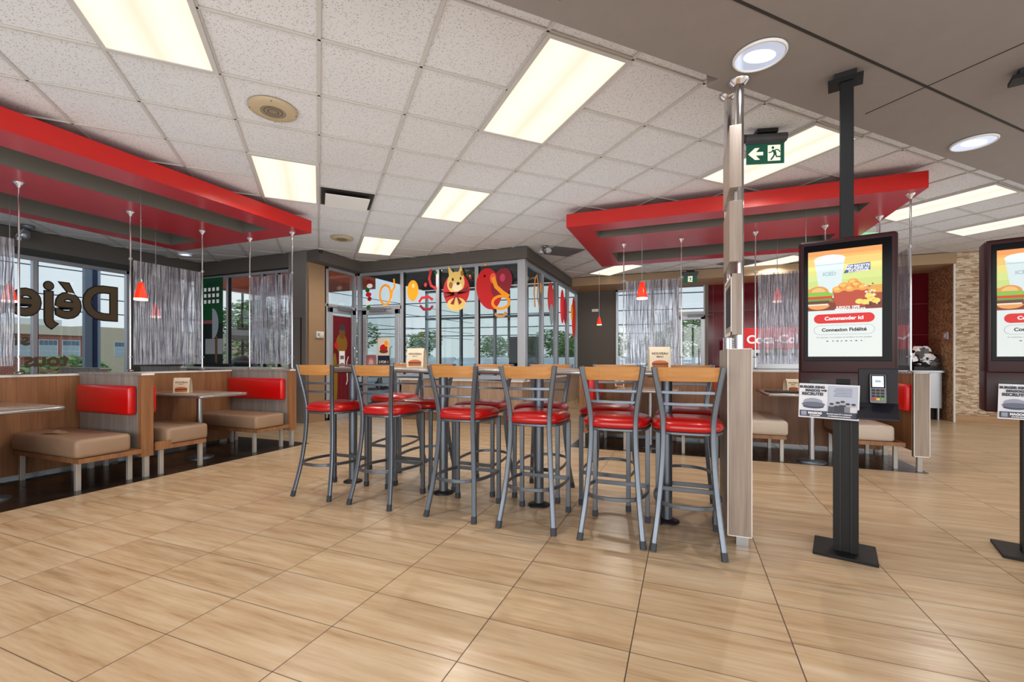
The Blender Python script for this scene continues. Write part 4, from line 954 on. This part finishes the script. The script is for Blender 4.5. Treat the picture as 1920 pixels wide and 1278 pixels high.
# posters on doors
def poster(name, x, y, z, w, h, rz, fn, lab):
    f = MB(); f.box(-w/2, w/2, 0, .004, 0, h, pm((214, 206, 196))); fn(f, w, h); return tag(f.build(name, loc=(x, y, z), rz=rz), lab, 'poster')
def pfood(f, w, h):
    f.rect(-w/2+.01, w/2-.01, h*.45, h-.01, pm((238, 230, 214)), -.001); f.ell(0, h*.68, w*.3, h*.12, redd, -.002); f.ell(0, h*.58, w*.34, h*.06, pm((120, 66, 36)), -.003); f.ell(w*.2, h*.82, w*.15, h*.09, org, -.003)
    f.rect(-w/2+.01, w/2-.01, .01, h*.45, pm((30, 36, 56)), -.001); f.text('2 FOR 1', w*.22, 0, h*.25, pm((240, 240, 240)), -.003, .002); f.ell(-w*.2, h*.1, w*.2, h*.07, redd, -.002)
poster('window_poster', -5.42, 7.04, .92, .30, .62, 0, pfood, 'two-tone food poster taped inside the entrance door glass')
def pround(f, w, h):
    f.rect(-w/2+.01, w/2-.01, .01, h-.01, pm((160, 106, 118)), -.001); f.ell(0, h*.55, w*.36, h*.3, pm((206, 120, 128)), -.002); f.ell(0, h*.55, w*.2, h*.18, pm((226, 196, 190)), -.003)
poster('window_poster', -5.72, 7.04, .88, .26, .34, 0, pround, 'small faded pink poster left of the food poster')
def pred(f, w, h):
    f.rect(-w/2, w/2, 0, h, pm((112, 10, 26)), -.001)
    for k in range(5): f.rect(-w/2+w*(.08+.19*k), -w/2+w*(.12+.19*k), 0, h*.55, pm((140, 24, 40)), -.002)
    f.ell(-w*.02, h*.70, w*.30, h*.11, pm((150, 104, 30)), -.003); f.ell(0, h*.82, w*.16, h*.07, pm((120, 84, 40)), -.004); f.ell(0, h*.88, w*.15, h*.035, pm((60, 60, 76)), -.005); f.ell(-w*.38, h*.3, w*.14, h*.3, pm((150, 120, 30)), -.003)
    f.rect(-w*.16, w*.14, h*.42, h*.62, whi, -.006); f.rect(-w*.11, w*.09, h*.53, h*.57, pm((120, 120, 120)), -.007); f.rect(-w*.11, w*.09, h*.46, h*.49, pm((190, 160, 120)), -.007)
    f.ribbon([(w*.22, h*.25), (w*.28, h*.3), (w*.24, h*.5), (w*.34, h*.56)], .02, whi, -.006)
    f.ell(-w*.32, h*.68, w*.09, h*.035, redd, -.006)
poster('door_poster', -6.13, 6.70, .20, .50, 1.75, 90, pred, 'tall dark red and gold poster with a white notice covering the side door')
f = MB(); f.rect(-.42, .42, .0, 1.95, pm((8, 76, 38), .15), 0); f.rect(-.42, .42, .0, 1.05, pm((18, 38, 34)), -.002); f.rect(-.42, .25, 1.05, 1.12, pm((190, 110, 130)), -.004); f.rect(-.1, .42, 1.45, 1.9, pm((20, 80, 56)), -.003)
for i in range(3):
    for j in range(4): f.rbox(-.12+j*.12, -.05+j*.12, -.006, -.004, 1.45+i*.12, 1.52+i*.12, .001, whi, seg=1)
f.ell(.12, 1.05, .18, .30, pm((206, 220, 226)), -.006, a0=-90, a1=90); f.rect(-.08, .42, .45, .75, pm((196, 206, 212)), -.005); f.rect(.2, .27, .1, .8, pm((140, 96, 60)), -.006)
tag(f.build('window_poster', loc=(-8.80, 5.955, .78)), 'large green film poster covering the left pane of the rear window', 'poster')

# ================================================================== SMALL WALL ITEMS
def plate(name, x, y, z, w, h, rz, lab, cat, col='whitemat', extra=None):
    r = thing(name, lab, cat, (x, y, z), rz)
    f = MB(); f.box(-w/2, w/2, -.03, 0, -h/2, h/2, M[col]); f.build('housing', r, bevel=.004)
    f = MB()
    if extra: extra(f, w, h)
    else: f.box(-w*.18, w*.18, -.036, -.03, -h*.25, h*.25, M['white'])
    f.build('face_detail', r)
plate('thermostat', -6.155, 6.16, 1.57, .17, .12, 90, 'cream thermostat box on the tan wall', 'thermostat', extra=lambda f, w, h: (f.rbox(-w*.15, w*.38, -.05, -.03, -h*.35, h*.35, .004, M['whitemat'], seg=1), f.box(-w*.35, -w*.22, -.035, -.03, -h*.2, h*.2, M['alud'])))
plate('wall_switch', 5.02, 10.295, 1.56, .20, .18, 0, 'white switch plate on the stacked stone wall', 'switch', 'alu')
plate('hand_dispenser', 4.495, 10.5, 1.56, .14, .14, -90, 'small grey dispenser on the brown mosaic wall', 'dispenser', 'alu')
plate('power_outlet', 5.0, 10.295, .42, .14, .12, 0, 'black power outlet low on the stone wall', 'outlet', 'black', extra=lambda f, w, h: [f.box(k-.015, k+.015, -.034, -.03, -.03, .03, M['white']) for k in (-.03, .03)])
plate('wall_plate', -2.12, 11.195, 2.36, .16, .07, 0, 'small white plate high on the far grey wall', 'wall plate')
def spot(x, y, z, lab, s=1):
    r = thing('emergency_spotlight', lab, 'spotlight', (x, y, z))
    f = MB(); f.lathe([(.05*s, 0), (.05*s, -.02*s), (.02*s, -.03*s)], M['alud'], 16); f.build('mount', r)
    for k in (-1, 1) if s < 1.2 else (0,):
        f = MB(); f.cyl((0, 0, -.02*s), (k*.05*s, -.02, -.07*s), .012, M['alud'], n=8); X = T(k*.06*s, -.03*s, -.09*s, 40*k, 60)
        f.lathe([(.02*s, -.05*s), (.05*s, -.02*s), (.06*s, .03*s), (.052*s, .03*s)], M['steel'], 18, X); f.lathe([(0, .02*s), (.052*s, .027*s)], pm((220, 224, 230)), 18, X); f.build('lamp_head', r)
spot(-8.75, 3.35, CZ-.005, 'round steel spotlight on the ceiling near the left window', 1.5)
spot(-2.2, 7.15, CZ-.005, 'twin-head emergency light beside the vestibule soffit', 1.0)
f = thing('security_camera', 'tiny black dome camera on the soffit corner near the entrance', 'camera', (-5.86, 5.9, CZ-.02))
q = MB(); q.lathe([(.035, .0), (.035, -.03), (.02, -.055), (0, -.06)], M['black'], 16); q.build('dome', f); q = MB(); q.lathe([(.045, .016), (.045, .0), (.03, -.001)], M['white'], 16); q.build('mount', f)

# ================================================================== BACK COUNTER
r = thing('drinks_counter', 'stainless counter with black open base against the dark red wall', 'counter', (0, 0, 0))
f = MB(); f.box(.9, 4.44, 10.45, 11.12, .88, .92, M['steel']); f.build('worktop', r, bevel=.003)
f = MB(); f.box(.92, 4.42, 10.5, 11.1, .22, .88, M['steel']); f.build('cabinet', r)
f = MB(); f.box(.92, 4.42, 10.62, 11.1, .0, .22, M['black']); f.build('kick_base', r)
for x in (.96, 4.38):
    f = MB(); f.cyl((x, 10.53, 0), (x, 10.53, .22), .025, M['steel'], n=12); f.build('leg', r)
r = thing('drinks_machine', 'red drinks dispenser with white script on the back counter', 'drinks machine', (1.75, 10.75, .92))
f = MB(); f.box(-.62, .62, -.2, .3, 0, .42, M['steel']); f.build('cabinet', r, bevel=.01)
f = MB(); f.box(-.64, .64, -.28, .3, .42, .86, mat('machine_red', (206, 16, 22), .3, emit=.35)); f.text('Coca-Cola', .24, -.02, .62, pm((245, 240, 240), .5), -.282, .006); f.build('red_header', r, bevel=.015)
for k in range(7):
    f = MB(); xx = -.48+k*.16; f.box(xx-.045, xx+.045, -.25, -.2, .28, .42, M['black']); f.box(xx-.04, xx+.04, -.255, -.25, .34, .41, pm([(220, 40, 30), (240, 240, 240), (250, 150, 30), (90, 170, 60)][k % 4], .3)); f.build('nozzle', r)
r = thing('drinks_machine', 'narrow red and black drinks tower left of the mosaic wall', 'drinks machine', (3.84, 10.85, .92))
f = MB(); f.box(-.16, .16, -.2, .2, 0, .40, M['black']); f.build('cabinet', r); f = MB(); f.box(-.17, .17, -.24, .2, .40, .86, mat('tower_red', (200, 20, 26), .3, emit=.3)); f.ribbon([(-.15, .55), (-.05, .63), (.05, .60), (.15, .68)], .04, whi, -.243); f.build('red_header', r)
f = MB(); f.cyl((0, 0, 0), (0, 0, .5), .012, M['black'], n=8); f.lathe([(.09, .001), (.09, .012), (0.012, .02)], M['black'], 16); f.box(-.16, .16, -.06, .06, .38, .66, pm((230, 234, 240))); 
for k in range(4): f.rect(-.12, .12, .43+k*.05, .45+k*.05, pm((130, 136, 150)), -.062)
tag(f.build('menu_stand', loc=(.93, 10.6, .92)), 'white notice on a black stand left of the drinks machine', 'sign')
f = MB(); 
for i in range(60):
    a = random.uniform(0, 6.28); rr = random.uniform(0, .2)*1.0; z = random.uniform(.03, .40); rr *= (1-z*.9)
    X = T(rr*math.cos(a), rr*math.sin(a)*.7, z, random.uniform(0, 90), random.uniform(0, 90)); e = .045
    f.box(-e, e, -e, e, -e*.8, e*.8, random.choice([M['black'], whi, whi, pm((120, 120, 124))]), X)
f.box(-.2, .2, -.14, .14, -.02, .05, M['black']); tag(f.build('patterned_bag', loc=(4.24, 10.7, .94)), 'black and white patterned bag heaped on the counter end', 'bag')

# ================================================================== OUTSIDE
f = MB(); f.box(-90, 70, -60, 110, -.35, -.25, M['asphalt']); struct(f.build('ground'), 'grey asphalt ground outside')
r = thing('brick_building', 'low red brick building with cream fascia across the street', 'building', (-45, 14, -.25))
f = MB(); f.box(-6, 0, -40, 6.4, 0, 3.2, M['brick']); f.build('wall', r)
f = MB(); f.box(-6.2, .2, -40, 6.5, 3.2, 3.9, pm((214, 204, 178))); f.build('fascia', r); f = MB(); f.box(-5, -2, 3, 6, 3.9, 4.5, pm((226, 228, 230))); f.build('roof_unit', r)
f = MB(); f.box(-6, .03, 6.4, 26, 0, 4.0, pm((204, 190, 160))); f.build('wing', r)
for k, y in enumerate((-4.3, -2.95, -1.6, -.25, 1.1, 2.45, 3.8, 5.15, 8.5, 11, 13.5)):
    f = MB(); f.box(-.05, .06, y, y+1.1, 1.55, 2.82, pm((232, 232, 228))); w_ = f.build('window_frame', r)
    f = MB(); 
    for i in range(4):
        for j in range(3): f.box(.05, .08, y+.04+i*.26, y+.04+i*.26+.23, 1.59+j*.41, 1.59+j*.41+.37, pm((90, 120, 136)) if j == 2 else pm((170, 190, 196)))
    f.build('window_pane', w_)
def leafball(f, cx, cy, cz, rx, rz_, n, e):
    for i in range(n):
        a = random.uniform(0, 6.283); u = random.uniform(-1, 1); q = math.sqrt(1-u*u); k = random.uniform(.55, 1.0)**.5
        X = T(cx+rx*q*math.cos(a)*k, cy+rx*q*math.sin(a)*k, cz+rz_*u*k, random.uniform(0, 360), random.uniform(0, 180)); f.add([(-e, 0, 0), (0, -e*.5, 0), (e, 0, .0), (0, e*.5, 0)], [(0, 1, 2, 3)], M['leaf'], False, X)
def tree_mesh(h=5.0, rx=1.8):
    f = MB()
    for i in range(7): leafball(f, random.uniform(-.5, .5)*rx, random.uniform(-.5, .5)*rx, h*.62+random.uniform(-.22, .28)*h, rx*.62, h*.2, 420, .13)
    return f
tr = thing('tree', 'leafy green tree outside the far door', 'tree', (0, 0, 0), 0, 'trees outside')
tree_mesh().build('crown', tr); f = MB(); f.cyl((0, 0, 0), (.05, 0, 3.4), .12, M['bark'], .05, 10); f.cyl((.03, 0, 2.0), (.7, .3, 3.3), .05, M['bark'], .02, 8); f.cyl((.03, 0, 2.2), (-.6, -.2, 3.5), .05, M['bark'], .02, 8); f.build('trunk', tr)
tr.location = (.5, 20, -.25); tr.scale = (.72, .72, .6)
tl = [('green tree seen through the vestibule behind parked cars', (-9.8, 22)), ('tree outside the vestibule corner pane', (-7.0, 25.0)), ('tree outside the side vestibule panes', (-4.4, 28)), ('tree beyond the far window left edge', (-1.2, 26)),
      ('tree outside the rear window near the poster', (-13.2, 10.6)), ('second tree right of the rear window poster', (-11.0, 12.3)), ('distant tree at the left of the vestibule view', (-13.5, 21)), ('distant tree right of the far door', (3.2, 26)), ('tree in the middle of the vestibule view', (-5.2, 20.8))]
for i, (lab, (x, y)) in enumerate(tl):
    o = clone(tr, lab, (x, y, -.25), 47*i); k = [.5, .58, .62, .55, .62, .5, .55, .6, .45][i]; o.scale = (k*1.15, k*1.15, k)
bs = thing('bush', 'green bush below the brick building left', 'bush', (-15, 6.5, -.25), 0, 'bushes by the street')
f = MB(); leafball(f, 0, 0, .78, 1.0, .72, 900, .1); f.build('foliage', bs)
f = MB()
for a in range(6): f.cyl((0, 0, 0), (.4*math.cos(a), .4*math.sin(a), .8), .02, M['bark'], .01, 6)
f.build('stems', bs)
for i, (x, y) in enumerate(((-15.3, 9.2), (-15.0, 4.0), (-15.2, 1.4))): clone(bs, ['green bush right of the pylon', 'green bush behind the lower window lettering', 'green bush at the left picture edge'][i], (x, y, -.25), i*80)
r = thing('sign_pylon', 'tall grey and navy blue sign pylon outside the street window', 'pylon', (-11.6, 5.42, -.25))
f = MB(); f.box(-.05, .05, -.14, -.02, 0, 4.6, pm((132, 142, 158))); f.build('grey_post', r); f = MB(); f.box(-.05, .05, -.02, .07, 0, 4.6, pm((28, 40, 78))); f.build('navy_post', r); f = MB(); f.box(-.03, .03, .07, .13, 0, 4.6, pm((176, 190, 208))); f.build('pale_post', r)
f = MB()
for z, y0 in ((3.7, 13.5), (4.6, 13.5), (6.2, 14), (7.4, 14)): f.cyl((-38, -18, z+.3), (-30, 60, z+.3), .035, pm((60, 66, 74)), n=6)
tag(f.build('power_lines'), 'dark power lines crossing the sky outside the street window', 'power line')
f = MB()
for z in (3.2, 3.9, 5.0, 6.2): f.cyl((-30, 34, z), (12, 36, z-.2), .04, pm((60, 66, 74)), n=6)
for x in (-14, 2): f.cyl((x, 35, -.25), (x, 35, 7), .12, M['bark'], n=8)
tag(f.build('power_lines'), 'power lines crossing the sky beyond the vestibule', 'power line')
f = MB(); f.box(-9.6, -6.3, 6.6, 7.9, 2.66, 2.9, pm((190, 84, 50), .15)); tag(f.build('entrance_awning'), 'rust brown awning outside the rear window', 'awning')  # emission added to the awning colour to lift its unlit underside
for x in (-7.55, -6.5): 
    pass
f = MB()
for x in (-8.0, -7.6): f.cyl((x-2.8, 8.2, -.25), (x-2.8, 8.2, 4.2), .03, M['black'], n=8)
for k in range(9): f.cyl((-10.8, 8.2, .6+k*.4), (-10.4, 8.2, .6+k*.4), .015, M['black'], n=6)
f.box(-11.3, -10.0, 8.15, 8.25, 1.65, 1.95, pm((84, 58, 52))); tag(f.build('lattice_post'), 'thin black lattice post with a brown sign outside the rear window', 'post')
r = thing('trash_bin', 'rounded black bin outside the rear window', 'bin', (-9.2, 7.0, -.25)); f = MB(); f.lathe([(.24, 0), (.28, 1.1), (.28, 1.15)], M['black'], 24); f.build('body', r); f = MB(); f.lathe([(.29, 1.15), (.27, 1.3), (.18, 1.42), (0, 1.47)], M['black'], 24); f.build('lid', r)
# cars
def make_car():
    r = thing('parked_car', '', 'car', (0, 0, 0), 0, 'cars parked outside')
    prof = [(-2.2, .35), (-2.25, .7), (-2.1, .9), (-1.5, .98), (-.95, 1.42), (.55, 1.45), (1.15, 1.0), (2.0, .88), (2.25, .65), (2.2, .35)]
    f = MB(); n = len(prof); paint = mat('car_paint', (222, 226, 230), .25)
    vs = [(x, -.85+(.12 if z > 1.1 else 0), z) for x, z in prof]+[(x, .85-(.12 if z > 1.1 else 0), z) for x, z in prof]
    f.add(vs, [tuple(range(n)), tuple(range(n, 2*n))[::-1]]+[(i, n+i, n+(i+1) % n, (i+1) % n) for i in range(n)], paint); f.build('body', r, bevel=.05)
    for s in (-1, 1):
        f = MB(); y = s*.80; f.add([(-1.35, y*1.04, 1.0), (-.9, y*.93, 1.36), (.5, y*.93, 1.38), (1.0, y*1.04, 1.02)], [(0, 1, 2, 3)], M['bezel']); f.build('side_window', r)
        for x in (-1.4, 1.35):
            f = MB(); f.cyl((x, s*.72, .32), (x, s*.9, .32), .32, M['black'], n=20); f.cyl((x, s*.89, .32), (x, s*.91, .32), .18, M['steel'], n=16); f.build('wheel', r)
    f = MB(); f.add([(.56, -.72, 1.43), (.56, .72, 1.43), (1.14, .83, 1.03), (1.14, -.83, 1.03)], [(0, 1, 2, 3)], M['bezel'], X=T(.01, 0, .02)); f.build('windshield', r)
    for s in (-1, 1):
        f = MB(); f.box(2.2, 2.27, s*.7-.12, s*.7+.12, .62, .74, whi); f.build('headlight', r)
    return r
cr_ = make_car(); cr_['label'] = 'white car parked behind the dog balloon pane'; cr_.location = (-7.6, 16.5, -.25); cr_.rotation_euler.z = R(75)
for i, (x, y, a) in enumerate(((-10.4, 17, 80), (-4.7, 17.5, 80), (-2.2, 15.5, 95), (-13.2, 17.8, 80), (.2, 17.0, 85), (3.0, 17.5, 85))):
    clone(cr_, ['pale car at the left of the parked row outside the vestibule', 'pale car outside the vestibule corner', 'pale car close outside the side panes of the vestibule', 'farthest left pale car outside the vestibule', 'pale car outside the far window', 'pale car seen through the exit door glass'][i], (x, y, -.25), a)
# black outdoor cabinet seen through the vestibule
r = thing('outdoor_cabinet', 'tall black cabinet seen through the vestibule pane under the twin balloons', 'cabinet', (-3.3, 9.2, 0)); f = MB(); f.box(-.3, .3, -.2, .2, 0, 1.62, M['black']); f.build('body', r); f = MB(); f.box(-.27, -.01, -.21, -.2, .3, 1.55, M['bezel']); f.box(.01, .27, -.21, -.2, .3, 1.55, M['bezel']); f.build('door_panel', r)

# ================================================================== LIGHT
w = bpy.data.worlds.new('sky'); bpy.context.scene.world = w; w.use_nodes = True; N = w.node_tree.nodes; L = w.node_tree.links
bg = N['Background']; tc = N.new('ShaderNodeTexCoord'); s = N.new('ShaderNodeSeparateXYZ'); L.new(tc.outputs['Generated'], s.inputs[0])
cl = N.new('ShaderNodeTexNoise'); L.new(tc.outputs['Generated'], cl.inputs['Vector']); cl.inputs['Scale'].default_value = 3; cl.inputs['Detail'].default_value = 5
mx = N.new('ShaderNodeMix'); mx.data_type = 'RGBA'
L.new(ramp(N, L, s.outputs[2], [(0, (226, 230, 234)), (.25, (206, 220, 236)), (1, (180, 204, 234))]), mx.inputs['A']); mx.inputs['B'].default_value = lin((238, 240, 242))
mr = N.new('ShaderNodeMapRange'); L.new(cl.outputs['Fac'], mr.inputs[0]); mr.inputs[1].default_value = .42; mr.inputs[2].default_value = .65; L.new(mr.outputs[0], mx.inputs['Factor'])
L.new(mx.outputs['Result'], bg.inputs[0]); bg.inputs[1].default_value = 1.15
def area(name, loc, rot, sx, sy, power, col=(1, 1, 1)):
    l = bpy.data.lights.new(name, 'AREA'); l.shape = 'RECTANGLE'; l.size = sx; l.size_y = sy; l.energy = power; l.color = col
    o = bpy.data.objects.new(name, l); C.objects.link(o); o.location = loc; o.rotation_euler = [R(a) for a in rot]; return o
area('rear_fill', (1.0, -3.5, 1.6), (90, 0, 0), 9, 2.6, 330, (1, .98, .95))  # added fill lamp behind the camera, not a real window
for k_, (lx, ly, lsx, lsy, pw) in enumerate(((-3.0, 1.2, 5, 4, 70), (3.0, 1.2, 5, 4, 60), (-2.5, 5.0, 6, 2.5, 60), (3.6, 6.5, 4, 5, 60), (-6.9, 2.0, 3.0, 5, 40), (0.5, 8.6, 4, 2.4, 30))):
    area('ceiling_fill', (lx, ly, 1.65), (180, 0, 0), lsx, lsy, pw*.44, (.82, .93, 1.0))  # added upward fill to brighten the ceiling; there is no cove
area('side_fill', (8.6, 3.0, 1.6), (90, 0, 90), 8, 2.4, 160, (1, .98, .95))  # added unseen fill lamp on the right, not a real window
def pt(name, loc, power, r_=.25, col=(1, .93, .82)):
    l = bpy.data.lights.new(name, 'SPOT'); l.energy = power; l.shadow_soft_size = r_; l.color = col; l.spot_size = R(160); l.spot_blend = .6
    o = bpy.data.objects.new(name, l); C.objects.link(o); o.location = loc; return o
for s0, t0 in ((-1.5, 0), (-.5, 4), (2.5, 4), (1.5, 8), (2.5, 0), (6.5, 0), (11.5, 0), (9.5, 8), (13.5, 5)):
    x, y = ST(s0*GS, GL+(t0+1)*GS); pt('panel_lamp', (x, y, CZ-.03), 60, .02)
for x, y in ((.39, 2.82), (2.12, 4.57)): pt('downlight_lamp', (x, y, BZ-.02), 25, .02, (.95, .97, 1))

# ================================================================== CAMERA
cam = bpy.data.cameras.new('cam'); co = bpy.data.objects.new('camera', cam); C.objects.link(co)
cam.sensor_width = 36; cam.lens = 828/1920*36; cam.shift_y = 33/1920; cam.clip_start = .05; cam.clip_end = 300
co.location = (0, 0, 1.14); co.rotation_euler = (R(90), 0, R(21.4))
sc = bpy.context.scene; sc.camera = co
sc.view_settings.view_transform = 'Standard'; sc.view_settings.exposure = 0; sc.view_settings.look = 'None'
sc.cycles.max_bounces = 7; sc.cycles.transparent_max_bounces = 16; sc.cycles.sample_clamp_indirect = 4; sc.cycles.caustics_reflective = False; sc.cycles.caustics_refractive = False
try: sc.cycles.use_denoising = True
except Exception: pass
